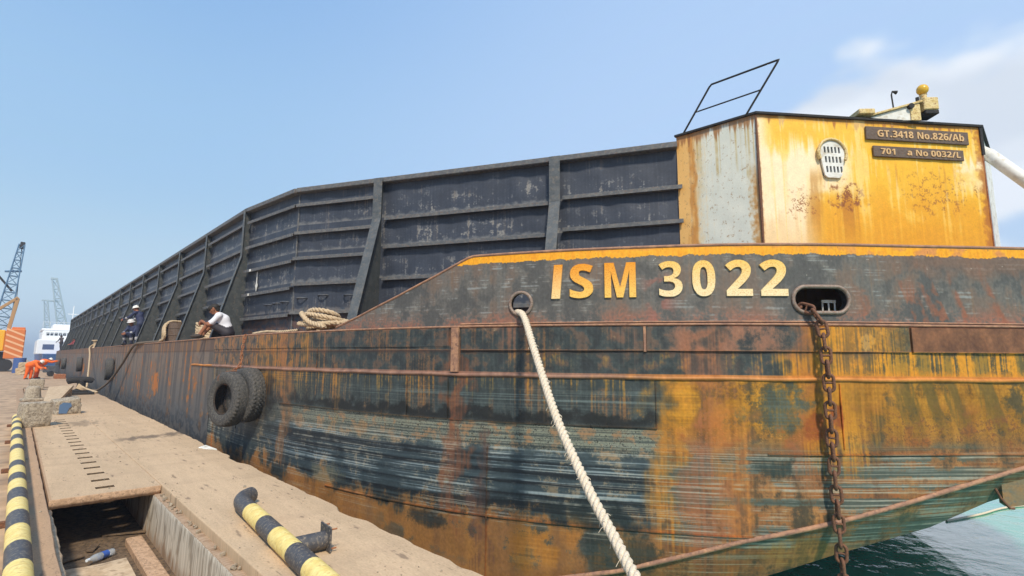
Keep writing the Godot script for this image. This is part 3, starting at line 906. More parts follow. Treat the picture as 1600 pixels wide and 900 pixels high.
# ------------------------------------------------------------------ the scene
func _ready() -> void:
	# camera
	var cam := Camera3D.new()
	cam.name = "camera"
	add_child(cam)
	cam.position = Vector3(0, 1.6, 0)
	cam.rotation = Vector3(0.13652241, -0.76432993, 0.0076189)
	cam.fov = 58.7155
	cam.near = 0.05
	cam.far = 6000.0
	cam.current = true
	# sky, sun, exposure
	var we := WorldEnvironment.new()
	we.name = "world_environment"
	var env := Environment.new()
	env.background_mode = Environment.BG_SKY
	var sky := Sky.new()
	var sm := PanoramaSkyMaterial.new()
	sm.panorama = tex(paint_sky())
	sm.energy_multiplier = 1.0
	sky.sky_material = sm
	env.sky = sky
	env.tonemap_mode = Environment.TONE_MAPPER_LINEAR
	env.tonemap_exposure = 1.12
	env.sdfgi_enabled = true
	env.ssao_enabled = true
	env.ssil_enabled = true
	env.fog_enabled = true
	env.fog_density = 0.0016
	env.fog_light_color = Color(0.86, 0.92, 1.0)
	we.environment = env
	add_child(we)
	var sun := DirectionalLight3D.new()
	sun.name = "sun"
	add_child(sun)
	sun.light_energy = 1.2
	sun.light_color = Color(1.0, 0.95, 0.87)
	sun.light_angular_distance = 6.0
	sun.shadow_enabled = true
	sun.look_at_from_position(Vector3(-0.36, 0.74, 0.57) * 50.0, Vector3.ZERO)

	prepare_hull()
	make_materials()
	build_quay()
	build_grit()
	build_water()
	build_barge()
	build_tyres()
	build_ropes()
	build_chain()
	build_pipes()
	build_quay_things()
	build_people()
	build_distance()

func paint_sky() -> Image:
	var w := 1024
	var h := 512
	var n1 := noise(1.5, 301, 5)
	var n2 := noise(3.6, 302, 5)
	var o := PackedByteArray()
	o.resize(w * h * 3)
	for j in h:
		var el := PI * 0.5 - PI * (j + 0.5) / h
		var y := sin(el)
		for i in w:
			var az := (i + 0.5) / w * TAU
			var d := Vector3(sin(az) * cos(el), y, -cos(az) * cos(el))
			var q: Color
			if y < 0.0:
				q = c8(150, 160, 160)
			else:
				var e := clampf(el / 1.2, 0.0, 1.0)
				q = c8(188, 216, 230).lerp(c8(158, 195, 230), smoothstep(0.0, 0.30, e)).lerp(c8(132, 173, 222), smoothstep(0.25, 0.62, e))
				# brighter air towards the south-east
				q = q.lerp(c8(184, 209, 243), 0.75 * smoothstep(0.1, 0.85, d.x))
				q = q.lerp(c8(206, 224, 240), 0.55 * smoothstep(0.28, 0.0, y))
				var p := Vector3(d.x, d.y * 2.2, d.z)
				var m := n1.get_noise_3d(p.x * 1.3, p.y * 1.3, p.z * 1.3) * 0.6 + n2.get_noise_3d(p.x * 1.3, p.y * 1.3, p.z * 1.3) * 0.4
				var cover := lerpf(0.62, -0.3, smoothstep(0.74, 0.96, d.x)) - 0.6 * smoothstep(0.1, -0.5, -d.z)
				var t := smoothstep(cover, cover + 0.28, m) * smoothstep(1.2, 0.6, el) * 0.9
				var body := c8(236, 241, 248).lerp(c8(214, 222, 233), smoothstep(0.1, 0.45, n1.get_noise_3d(p.x * 1.3, p.y * 1.3 - 0.12, p.z * 1.3)))
				q = q.lerp(body, t)
			var k := (j * w + i) * 3
			o[k] = int(q.r * 255); o[k + 1] = int(q.g * 255); o[k + 2] = int(q.b * 255)
	return Image.create_from_data(w, h, false, Image.FORMAT_RGB8, o)

# positions on a grid become a smooth mesh; hint: roughly outward
func sheet(mb: MB, P: Array, U: Array, hint: Callable, skip := {}) -> void:
	var rows := P.size()
	var cols: int = P[0].size()
	var N := []
	for i in rows:
		var R := PackedVector3Array()
		for j in cols:
			var a: Vector3 = P[mini(i + 1, rows - 1)][j] - P[maxi(i - 1, 0)][j]
			var b: Vector3 = P[i][mini(j + 1, cols - 1)] - P[i][maxi(j - 1, 0)]
			var q := a.cross(b).normalized()
			var hn: Vector3 = hint.call(P[i][j])
			if q.length() < 0.5:
				q = hn.normalized()
			R.append(q if q.dot(hn) >= 0.0 else -q)
		N.append(R)
	for i in rows - 1:
		for j in cols - 1:
			if skip.has(i * cols + j):
				continue
			mb.quad4([P[i][j], P[i + 1][j], P[i + 1][j + 1], P[i][j + 1]], [N[i][j], N[i + 1][j], N[i + 1][j + 1], N[i][j + 1]], [U[i][j], U[i + 1][j], U[i + 1][j + 1], U[i][j + 1]])

func quay_edge(z: float) -> float:
	var q := 2.675 + 0.012 * sin(z * 1.9)
	q += 0.03 * noise_edge.get_noise_1d(z * 1.0) + 0.03 * minf(0.0, noise_edge.get_noise_1d(z * 3.5 + 60.0) + 0.1)
	q -= 0.14 * smoothstep(0.35, 0.1, absf(z + 10.45)) + 0.07 * smoothstep(0.5, 0.2, absf(z + 8.95)) + 0.05 * smoothstep(0.4, 0.1, absf(z + 5.2))
	return q
var noise_edge := noise(1.6, 77, 4)

func build_quay() -> void:
	var root := Node3D.new()
	root.name = "quay"
	add_child(root)
	root.set_meta("kind", "structure")
	root.set_meta("label", "sandy concrete quay with an open drain along its edge")
	var up := func(_p): return Vector3.UP
	# far and left pavement
	var mb := MB.new()
	mb.flat(Vector3(-300, 0, 30), Vector3(0.17, 0, 30), Vector3(0.17, 0, -300), Vector3(-300, 0, -300), Vector3.UP)
	part(root, "pavement", mb, M.quay_far)
	mb = MB.new()
	mb.flat(Vector3(0.17, 0, -34), Vector3(2.66, 0, -34), Vector3(2.66, 0, -300), Vector3(0.17, 0, -300), Vector3.UP)
	mb.flat(Vector3(2.66, 0, -34), Vector3(2.66, 0, -300), Vector3(2.66, -3.2, -300), Vector3(2.66, -3.2, -34), Vector3.RIGHT)
	part(root, "pavement", mb, M.quay_far)
	# strip between the pipe and the drain, with a worn inner edge
	mb = MB.new()
	var P := []
	var U := []
	for i in 160:
		var z := -34.0 + 42.0 * i / 159.0
		var e := 0.405 + 0.012 * noise_edge.get_noise_1d(z * 3.0 + 40.0) + (0.015 * noise_edge.get_noise_1d(z * 9.0) if z > -7.8 else 0.0)
		var row := PackedVector3Array([Vector3(0.17, 0, z), Vector3(0.3, 0.002 * noise_edge.get_noise_1d(z * 2), z), Vector3(e - 0.012, 0, z), Vector3(e, -0.012, z), Vector3(e + 0.004, -0.11, z)])
		var ru := PackedVector2Array()
		for p in row:
			ru.append(quay_uv(p.x, p.z))
		P.append(row); U.append(ru)
	sheet(mb, P, U, func(p): return Vector3(0.6, 1, 0))
	part(root, "kerb_strip", mb, M.quay)
	# quay apron on the barge side, crumbled at its edge
	mb = MB.new()
	P = []; U = []
	for i in 440:
		var z := -34.0 + 42.0 * i / 439.0
		var e := quay_edge(z)
		var chip := 0.012 + 0.02 * maxf(0.0, noise_edge.get_noise_1d(z * 7.0 + 9.0))
		var row := PackedVector3Array()
		row.append(Vector3(1.478, -0.12, z))
		row.append(Vector3(1.476 + 0.006 * noise_edge.get_noise_1d(z * 6.0), -0.014, z))
		row.append(Vector3(1.492, 0, z))
		for q in [0.25, 0.5, 0.75]:
			row.append(Vector3(lerpf(1.49, e, q), 0.004 * noise_edge.get_noise_2d(z * 1.2, q * 9.0), z))
		row.append(Vector3(e - chip * 1.4, 0, z))
		row.append(Vector3(e, -chip, z))
		row.append(Vector3(e + 0.01 + 0.03 * noise_edge.get_noise_1d(z * 4.0), -0.12, z))
		row.append(Vector3(e - 0.02, -0.4, z))
		row.append(Vector3(2.66, -3.2, z))
		var ru := PackedVector2Array()
		for p in row:
			ru.append(quay_uv(p.x, p.z + (p.y * 0.6 if p.x > 2.0 else 0.0)))
		P.append(row); U.append(ru)
	sheet(mb, P, U, func(p): return Vector3(0.4 if p.x > 2.0 else -0.4, 1, 0))
	part(root, "apron", mb, M.quay)
	# pale broken lump in the edge
	mb = MB.new()
	mb.box(Transform3D(Basis.from_euler(Vector3(0.2, 0.5, 0.15)), Vector3(2.6, -0.03, -10.42)), Vector3(0.16, 0.06, 0.3), 0.02)
	part(root, "broken_edge_piece", mb, M.white)
	# drain cover slabs, the first with a row of slots
	var zs := -7.83
	var first := true
	while zs > -33.0:
		mb = MB.new()
		var z2 := zs - 9.4 if first else zs - 2.2
		var x0 := 0.425
		var x1 := 1.466
		var sa := 0.855
		var sb := 1.04
		var walls := MB.new()
		var pts := [zs]
		if first:
			for k in 19:
				pts.append(-8.17 - 0.5 * k + 0.06 + 0.012 * sin(k * 2.1))
				pts.append(-8.17 - 0.5 * k - 0.06 + 0.012 * sin(k * 2.1))
		pts.append(z2)
		for k in pts.size() - 1:
			var a: float = pts[k]
			var b: float = pts[k + 1]
			var spans := [[x0, x1]] if k % 2 == 0 else [[x0, sa], [sb, x1]]
			for sp in spans:
				mb.quad(Vector3(sp[0], 0, a), Vector3(sp[1], 0, a), Vector3(sp[1], 0, b), Vector3(sp[0], 0, b), Vector3.UP, quay_uv(sp[0], a), quay_uv(sp[1], a), quay_uv(sp[1], b), quay_uv(sp[0], b))
			if k % 2 == 1:
				for e in [[sa, a, sa, b, Vector3.RIGHT], [sb, a, sb, b, Vector3.LEFT], [sa, a, sb, a, Vector3.FORWARD], [sa, b, sb, b, Vector3.BACK]]:
					walls.quad(Vector3(e[0], 0, e[1]), Vector3(e[2], 0, e[3]), Vector3(e[2], -0.1, e[3]), Vector3(e[0], -0.1, e[1]), e[4], quay_uv(e[0], e[1]), quay_uv(e[2], e[3]), quay_uv(e[2], e[3]), quay_uv(e[0], e[1]))
		mb.quad(Vector3(x0, -0.1, zs), Vector3(x0, -0.1, z2), Vector3(x0, 0, z2), Vector3(x0, 0, zs), Vector3.LEFT, quay_uv(x0, zs), quay_uv(x0, z2), quay_uv(x0, z2), quay_uv(x0, zs))
		mb.quad(Vector3(x1, -0.1, zs), Vector3(x1, -0.1, z2), Vector3(x1, 0, z2), Vector3(x1, 0, zs), Vector3.RIGHT, quay_uv(x1, zs), quay_uv(x1, z2), quay_uv(x1, z2), quay_uv(x1, zs))
		var slab := part(root, "cover_slab", mb, M.quay)
		if walls.v.size() > 0:
			part(slab, "slot_sides", walls, M.dirt).set_meta("kind", "stuff")
		mb = MB.new()
		# the cast end face, slightly rounded at its upper edge
		var Pe := []
		var Ue := []
		for i in 30:
			var x := lerpf(x0, x1, i / 29.0)
			var wob := 0.006 * noise_edge.get_noise_1d(x * 9.0)
			Pe.append(PackedVector3Array([Vector3(x, 0, zs), Vector3(x, -0.008, zs + 0.007 + wob), Vector3(x, -0.05, zs + 0.01 + wob), Vector3(x, -0.1 - wob, zs + 0.006 + wob), Vector3(x, -0.1, zs - 0.1)]))
			Ue.append(PackedVector2Array([Vector2.ZERO, Vector2.ZERO, Vector2.ZERO, Vector2.ZERO, Vector2.ZERO]))
		sheet(mb, Pe, Ue, func(p): return Vector3(0, 0.2, 1) if p.z > zs - 0.05 else Vector3.DOWN)
		part(slab, "slab_end", mb, M.slab_edge)
		zs = z2 - 0.012
		first = false
	# the drain itself
	mb = MB.new()
	mb.flat(Vector3(0.36, -0.6, 8), Vector3(1.44, -0.6, 8), Vector3(1.44, -0.6, -34), Vector3(0.36, -0.6, -34), Vector3.UP)
	part(root, "drain_floor", mb, M.dirt)
	# board-marked wall on the right with a ledge
	mb = MB.new()
	P = []; U = []
	for i in 420:
		var z := -16.0 + 24.0 * i / 419.0
		var wob := 0.01 * noise_edge.get_noise_1d(z * 8.0)
		var br := 0.018 * maxf(0.0, noise_edge.get_noise_1d(z * 5.0 + 3.0))
		var groove := 0.008 if fposmod(z, 0.42) < 0.02 else 0.0
		var row := PackedVector3Array([Vector3(1.5, -0.098 + wob, z), Vector3(1.45, -0.095 + wob, z), Vector3(1.412 + br, -0.098 + wob * 0.4, z), Vector3(1.398 + br * 0.6, -0.112 - br, z), Vector3(1.396 + groove, -0.16, z), Vector3(1.39 + groove, -0.4, z), Vector3(1.385 + groove, -0.62, z)])
		var ru := PackedVector2Array()
		for p in row:
			ru.append(Vector2(z * 0.35, (p.x if p.y > -0.11 else -p.y) * 0.5))
		P.append(row); U.append(ru)
	sheet(mb, P, U, func(p): return Vector3(-1, 0.7, 0))
	var st := PackedByteArray()
	st.resize(512 * 128 * 3)
	var sv := field(512, 128, 1.0 / 5.0, 91, 3, 512, 6)
	var sb2 := field(512, 128, 1.0 / 30.0, 92, 4)
	for i in 512 * 128:
		var yy := (i / 512) / 128.0
		var q := c8(206, 198, 182).lerp(c8(166, 156, 140), smoothstep(0.35, 0.75, sv[i] / 255.0)).lerp(c8(110, 98, 82), smoothstep(0.55, 0.75, sb2[i] / 255.0) * 0.5)
		q = q.lerp(c8(150, 110, 76), smoothstep(0.2, 0.3, yy + (sb2[i] / 255.0 - 0.5) * 0.12) * 0.55)
		st[i * 3] = int(q.r * 255); st[i * 3 + 1] = int(q.g * 255); st[i * 3 + 2] = int(q.b * 255)
	part(root, "drain_wall", mb, uv_mat(tex(Image.create_from_data(512, 128, false, Image.FORMAT_RGB8, st)), 0.9))
	mb = MB.new()
	var rg := RandomNumberGenerator.new()
	rg.seed = 21
	for k in 46:
		var zz := -7.7 + 5.2 * rg.randf()
		var sz := 0.012 + 0.03 * rg.randf() * rg.randf()
		mb.box(Transform3D(Basis.from_euler(Vector3(rg.randf() * 3.0, rg.randf() * 3.0, rg.randf())), Vector3(1.425 + 0.04 * rg.randf(), -0.085, zz)), Vector3(sz * 1.6, sz, sz * 1.3), sz * 0.25)
	part(root, "ledge_rubble", mb, M.concrete).set_meta("kind", "stuff")
	# left wall, broken pale lip
	mb = MB.new()
	P = []; U = []
	for i in 240:
		var z := -16.0 + 24.0 * i / 239.0
		var br := 0.02 * noise_edge.get_noise_1d(z * 7.0 + 5.0)
		P.append(PackedVector3Array([Vector3(0.38, -0.1, z), Vector3(0.445 + br, -0.1, z), Vector3(0.458 + br, -0.115, z), Vector3(0.46 + br * 0.3, -0.2, z), Vector3(0.44, -0.62, z)]))
		U.append(PackedVector2Array([Vector2(), Vector2(), Vector2(), Vector2(), Vector2()]))
	sheet(mb, P, U, func(p): return Vector3(1, 0.7, 0))
	part(root, "drain_wall", mb, M.pale_concrete)
	mb = MB.new()
	mb.flat(Vector3(0.4, -0.1, -15.9), Vector3(1.44, -0.1, -15.9), Vector3(1.44, -0.62, -15.9), Vector3(0.4, -0.62, -15.9), Vector3.BACK)
	part(root, "drain_wall", mb, M.dirt)
	# silted bed in the near part and a low kerb beside it
	mb = MB.new()
	P = []; U = []
	for i in 60:
		var z := -7.17 + 10.0 * i / 59.0
		var row := PackedVector3Array()
		for j in 8:
			var x := 0.44 + 0.62 * j / 7.0
			row.append(Vector3(x, (-0.6 if i == 0 else -0.53) + 0.012 * noise_edge.get_noise_2d(x * 6.0, z * 4.0), z + (0.02 * sin(x * 9.0))))
		P.append(row)
		var ru := PackedVector2Array()
		ru.resize(8)
		U.append(ru)
	sheet(mb, P, U, func(_p): return Vector3.UP)
	part(root, "silt_bed", mb, M.pale_concrete)
	mb = MB.new()
	mb.box(Transform3D(Basis(), Vector3(1.22, -0.565, -4.0)), Vector3(0.16, 0.09, 7.4), 0.012)
	part(root, "drain_kerb", mb, M.slab_edge)

func build_grit() -> void:
	var mb := MB.new()
	var rg := RandomNumberGenerator.new()
	rg.seed = 97
	for k in 420:
		var z := -3.2 - 15.0 * rg.randf()
		var x := 0.28 + 2.3 * rg.randf()
		if x > 0.4 and x < 1.5 and z > -7.9:
			continue
		var sz := 0.004 + 0.012 * rg.randf() * rg.randf() * (1.0 if rg.randf() < 0.94 else 2.0)
		mb.box(Transform3D(Basis.from_euler(Vector3(rg.randf(), rg.randf() * 3.0, rg.randf())), Vector3(x, sz * 0.3, z)), Vector3(sz * 1.5, sz, sz * 1.2), sz * 0.2)
	var o := MeshInstance3D.new()
	o.name = "grit"
	o.mesh = mb.mesh()
	o.material_override = M.concrete
	add_child(o)
	o.set_meta("kind", "stuff")
	o.set_meta("label", "loose grit and small stones scattered over the quay apron")
	o.set_meta("category", "grit")

func build_water() -> void:
	var im := Image.create_from_data(512, 512, false, Image.FORMAT_L8, seamless(512, 1.0 / 70.0, 601, 5))
	im.convert(Image.FORMAT_RGBA8)
	im.bump_map_to_normal_map(6.0)
	var m := StandardMaterial3D.new()
	m.albedo_color = Color(0.04, 0.42, 0.30).linear_to_srgb()
	m.roughness = 0.04
	m.metallic_specular = 0.65
	m.clearcoat_enabled = true
	m.clearcoat = 1.0
	m.clearcoat_roughness = 0.03
	m.normal_enabled = true
	m.normal_texture = tex(im)
	m.normal_scale = 0.55
	m.uv1_triplanar = true
	m.uv1_world_triplanar = true
	m.uv1_scale = Vector3(0.16, 0.16, 0.16)
	var mb := MB.new()
	mb.flat(Vector3(-3000, -2.6, 3000), Vector3(3000, -2.6, 3000), Vector3(3000, -2.6, -3000), Vector3(-3000, -2.6, -3000), Vector3.UP)
	var o := MeshInstance3D.new()
	o.name = "water"
	o.mesh = mb.mesh()
	o.material_override = m
	add_child(o)
	o.set_meta("kind", "structure")
	o.set_meta("label", "green harbour water beneath the bow")

# ------------------------------------------------------------------ the barge
func add_text(mb: MB, txt: String, w: float, h: float, depth: float, place: Callable, top := Color.WHITE, bottom := Color.WHITE, slant := 0.0, bold := 0.0) -> void:
	var f := SystemFont.new()
	f.font_names = PackedStringArray(["Droid Sans"])
	f.font_weight = 700
	var tm := TextMesh.new()
	var fv := FontVariation.new()
	fv.base_font = f
	fv.variation_embolden = bold
	tm.font = fv
	tm.text = txt
	tm.font_size = 64
	tm.pixel_size = 0.01
	tm.depth = 1.0
	tm.curve_step = 1.5
	var arr := tm.surface_get_arrays(0)
	var vs: PackedVector3Array = arr[Mesh.ARRAY_VERTEX]
	var ns: PackedVector3Array = arr[Mesh.ARRAY_NORMAL]
	var ix: PackedInt32Array = arr[Mesh.ARRAY_INDEX] if arr[Mesh.ARRAY_INDEX] != null else PackedInt32Array(range(vs.size()))
	var lo := Vector3.INF
	var hi := -Vector3.INF
	for p in vs:
		lo = lo.min(p); hi = hi.max(p)
	var sz := hi - lo
	var q := PackedVector3Array()
	var nn := PackedVector3Array()
	var cc := PackedColorArray()
	for i in vs.size():
		var u := (vs[i] - lo) / sz
		var p := Vector3(u.x * w + slant * (u.y - 0.5) * h, u.y * h, u.z * depth)
		var r: Array = place.call(p)
		q.append(r[0])
		nn.append((r[1] * Vector3(ns[i].x, ns[i].y, ns[i].z)).normalized())
		cc.append(bottom.lerp(top, u.y))
	for i in range(0, ix.size(), 3):
		var a := ix[i]
		var b := ix[i + 1]
		var d := ix[i + 2]
		var s := mb.c.size()
		mb.tri(q[a], q[b], q[d], nn[a], nn[b], nn[d])
		var flip := mb.v[s + 1] != q[b]
		mb.c[s] = cc[a]
		mb.c[s + 1] = cc[d] if flip else cc[b]
		mb.c[s + 2] = cc[b] if flip else cc[d]

# a plate that follows the hull between s0..s1 and y0..y1, standing out by o
func hull_plate(mb: MB, s0: float, s1: float, y0: float, y1: float, o: float) -> void:
	var m := maxi(2, int((s1 - s0) / 0.1))
	for i in m:
		var a := lerpf(s0, s1, float(i) / m)
		var b := lerpf(s0, s1, float(i + 1) / m)
		var na := hull_n(a)
		var nb := hull_n(b)
		mb.quad4([hull(a, y0, o), hull(a, y1, o), hull(b, y1, o), hull(b, y0, o)], [na, na, nb, nb], [hull_uv(a, y0), hull_uv(a, y1), hull_uv(b, y1), hull_uv(b, y0)])
		mb.quad4([hull(a, y1, o), hull(b, y1, o), hull(b, y1, -0.02), hull(a, y1, -0.02)], [Vector3.UP, Vector3.UP, Vector3.UP, Vector3.UP], [hull_uv(a, y1), hull_uv(b, y1), hull_uv(b, y1), hull_uv(a, y1)])
		mb.quad4([hull(a, y0, o), hull(b, y0, o), hull(b, y0, -0.02), hull(a, y0, -0.02)], [Vector3.DOWN, Vector3.DOWN, Vector3.DOWN, Vector3.DOWN], [hull_uv(a, y0), hull_uv(b, y0), hull_uv(b, y0), hull_uv(a, y0)])
	for s in [s0, s1]:
		var t := (hull(s1, 0) - hull(s0, 0)).normalized() * (-1.0 if s == s0 else 1.0)
		mb.quad(hull(s, y0, o), hull(s, y1, o), hull(s, y1, -0.02), hull(s, y0, -0.02), t, hull_uv(s, y0), hull_uv(s, y1), hull_uv(s, y1), hull_uv(s, y0))

func hull_line(s0: float, s1: float, y: Callable, out: float, step := 0.15) -> PackedVector3Array:
	var p := PackedVector3Array()
	var m := maxi(2, int((s1 - s0) / step))
	for i in m + 1:
		var s := lerpf(s0, s1, float(i) / m)
		p.append(hull(s, y.call(s), out))
	return p

func bulwark_top(s: float) -> float:
	return table([3.4, 3.98, 4.78, 5.47, 6.04, 18.0], [2.06, 2.22, 2.48, 2.73, 2.96, 2.97], s)

func stadium(s: float, y: float, cs: float, cy: float, hl: float, r: float) -> float:
	return Vector2(maxf(absf(s - cs) - hl, 0.0), y - cy).length() - r

const WALL_D := Vector3(0.4575, 0, 0.8892)
const WALL_N := Vector3(-0.8892, 0, 0.4575)
const WALL_K := Vector3(4.407, 0, -11.738)

func build_barge() -> void:
	var g := thing("cargo_barge", "long rusty black cargo barge with yellow bow house moored along the quay", "barge", Vector3(CX, -2.6, -35))
	var dn := noise(0.7, 501, 3)
	# hull plating, near and bow
	var mb := MB.new()
	var P := []
	var U := []
	var m := 200
	for i in m + 1:
		var s := -2.0 + (SE + 2.0) * i / m
		var row := PackedVector3Array()
		var ru := PackedVector2Array()
		var ch := chine(s)
		var lo := lower(s)
		for j in 27:
			var y: float
			var out := 0.0
			if j <= 22:
				y = lerpf(2.02, ch, j / 22.0)
				out = 0.014 * dn.get_noise_2d(s * 2.2, y * 1.6) * smoothstep(2.0, 1.8, y) - 0.008 * absf(sin(s * PI / 0.62)) * smoothstep(1.3, 1.1, y) * smoothstep(13.5, 12.0, s)
			else:
				var f := (j - 22) / 4.0
				y = lerpf(ch, lo, f)
				out = -0.24 * f
			row.append(hull(s, y, out))
			ru.append(hull_uv(s, y))
		P.append(row); U.append(ru)
	sheet(mb, P, U, func(p): return Vector3(-1, 0, 1) if p.z > -13.0 else Vector3.LEFT)
	var hp := part(g, "hull_plating", mb, M.hull)
	# far side of the bow, the mirror of the near one
	mb = MB.new()
	P = []; U = []
	for i in 56:
		var s := -2.0 + (SE + 2.0) * i / 55.0
		var row := PackedVector3Array()
		var ru := PackedVector2Array()
		for j in 8:
			var y := [2.02, 1.2, 0.4, -0.2, -0.6, 0.0, 0.0, 0.0][j] as float
			if j >= 3:
				y = lerpf(chine(s), lower(s), (j - 3) / 4.0)
			y = minf(y, 2.02)
			var q := hull(s, y, -0.24 * maxf(0, (j - 3) / 4.0))
			row.append(Vector3(2.0 * CX - q.x, q.y, q.z)); ru.append(hull_uv(s, y))
		P.append(row); U.append(ru)
	sheet(mb, P, U, func(_p): return Vector3(1, 0, 0.6))
	part(g, "hull_plating", mb, M.hull)
	# long parallel side towards the stern
	mb = MB.new()
	P = []; U = []
	for i in 129:
		var s := -2.0 - 64.0 * i / 128.0
		var row := PackedVector3Array()
		var ru := PackedVector2Array()
		for j in 9:
			var y := lerpf(2.02, -3.0, j / 8.0)
			row.append(Vector3(3.25 - 0.012 * dn.get_noise_2d(s * 1.6, y * 1.4), y, -11.2 + s)); ru.append(Vector2((-s - 2.0) / 24.0, (2.05 - y) / 3.45))
		P.append(row); U.append(ru)
	sheet(mb, P, U, func(_p): return Vector3.LEFT)
	part(g, "side_plating", mb, M.far_hull)
	mb = MB.new()
	mb.flat(Vector3(2 * CX - 3.25, 2.02, -77.2), Vector3(2 * CX - 3.25, 2.02, -13.2), Vector3(2 * CX - 3.25, -3, -13.2), Vector3(2 * CX - 3.25, -3, -77.2), Vector3.RIGHT)
	mb.flat(Vector3(3.25, 2.02, -77.2), Vector3(2 * CX - 3.25, 2.02, -77.2), Vector3(2 * CX - 3.25, -3, -77.2), Vector3(3.25, -3, -77.2), Vector3.FORWARD)
	part(g, "side_plating", mb, M.dark)
	# bottom of the rake and the deck
	mb = MB.new()
	var dk := MB.new()
	var pf := MB.new()
	for i in 40:
		var a := SE * i / 40.0
		var b := SE * (i + 1) / 40.0
		var pa := hull(a, lower(a), -0.24)
		var pb := hull(b, lower(b), -0.24)
		var ka := Vector3(CX, pa.y - 0.7, pa.z)
		var kb := Vector3(CX, pb.y - 0.7, pb.z)
		mb.flat(pa, pb, kb, ka, Vector3.DOWN)
		mb.flat(Vector3(2 * CX - pa.x, pa.y, pa.z), Vector3(2 * CX - pb.x, pb.y, pb.z), kb, ka, Vector3.DOWN)
		var da := hull(a, 2.015, -0.02)
		var db := hull(b, 2.015, -0.02)
		dk.flat(da, db, Vector3(2 * CX - db.x, db.y, db.z), Vector3(2 * CX - da.x, da.y, da.z), Vector3.UP)
		if a > 7.2:
			da = hull(a, 2.88, -0.06)
			db = hull(b, 2.88, -0.06)
			pf.flat(da, db, Vector3(2 * CX - db.x, db.y, db.z), Vector3(2 * CX - da.x, da.y, da.z), Vector3.UP)
	dk.flat(Vector3(3.26, 2.015, -11.2), Vector3(2 * CX - 3.26, 2.015, -11.2), Vector3(2 * CX - 3.26, 2.015, -77.2), Vector3(3.26, 2.015, -77.2), Vector3.UP)
	part(g, "rake_bottom", mb, M.rust_dark)
	part(g, "deck", dk, M.rust_dark)
	part(g, "bow_platform", pf, M.rust_dark)
	# deck edge, rub rail, chine bar
	mb = MB.new()
	mb.tube(hull_line(-66.0, SE - 0.02, func(_s): return 2.012, 0.002, 0.3), 0.016, 6)
	part(g, "deck_edge", mb, M.rail)
	mb = MB.new()
	mb.tube(hull_line(-3.9, SE - 0.02, func(s): return 1.385 + 0.004 * sin(s * 5.0), 0.002, 0.12), 0.024, 10)
	for k in mb.uv.size():
		mb.uv[k] = hull_uv(mb.uv[k].y - 3.9, 1.39 + 0.012 * cos(mb.uv[k].x * TAU))
	part(g, "rub_rail", mb, M.hull)
	mb = MB.new()
	mb.tube(hull_line(4.0, SE - 0.02, func(s): return chine(s), -0.004, 0.12), 0.027, 8)
	part(g, "chine_bar", mb, M.rail)
	# doubler plates of the top strake
	for q in [[-1.95, 5.74, 1.75, 1.995, 0.012], [5.94, 8.27, 1.70, 1.985, 0.022], [8.31, 11.32, 1.70, 1.985, 0.022], [11.35, 17.0, 1.70, 1.985, 0.026]]:
		mb = MB.new()
		hull_plate(mb, q[0], q[1], q[2], q[3], q[4])
		part(g, "fender_plate", mb, M.hull)
	mb = MB.new()
	hull_plate(mb, 5.79, 5.9, 1.42, 2.0, 0.034)
	part(g, "fender_bar", mb, M.rail)
	mb = MB.new()
	hull_plate(mb, 8.275, 8.305, 1.69, 1.99, 0.03)
	part(g, "fender_bar", mb, M.rail)
	# weld seams
	var welds := [[1.9, 8.4, 0.81, 0.81], [3.4, 9.4, -0.33, -0.33], [9.6, 14.3, 0.56, 0.58]]
	for q in welds:
		mb = MB.new()
		hull_plate(mb, q[0], q[1], q[2] - 0.007, q[2] + 0.007, 0.012)
		part(g, "weld_seam", mb, M.weld)
	for q in [[5.05, 0.82, 1.34], [5.74, 0.82, 1.34], [8.4, 0.81, 1.34], [6.33, -1.1, 0.5], [10.45, 0.62, 1.34], [3.0, 1.42, 1.74], [0.0, 0.2, 1.34], [-1.6, -0.4, 1.3]]:
		mb = MB.new()
		hull_plate(mb, q[0] - 0.006, q[0] + 0.006, q[1], q[2], 0.012)
		part(g, "weld_seam", mb, M.weld)
	# skeg under the stem
	mb = MB.new()
	var sk := PackedVector3Array()
	for q in [[12.36, 0.24], [12.36, 0.0], [12.42, -0.04], [13.2, 0.04], [14.0, 0.2], [14.4, 0.5]]:
		sk.append(hull(q[0], q[1], -0.1))
	mb.prism(sk, -hull_n(13.0) * 0.05)
	var skeg := part(g, "skeg", mb, M.skeg)
	mb = MB.new()
	mb.tube(PackedVector3Array([hull(12.30, 0.16, -0.12), hull(12.33, 0.06, -0.1), hull(12.42, -0.05, -0.09), hull(12.47, -0.05, -0.09)]), 0.015, 6)
	part(skeg, "skeg_edge", mb, M.rust_dark)

	build_bulwark(g)
	build_bin(g)
	build_house(g)

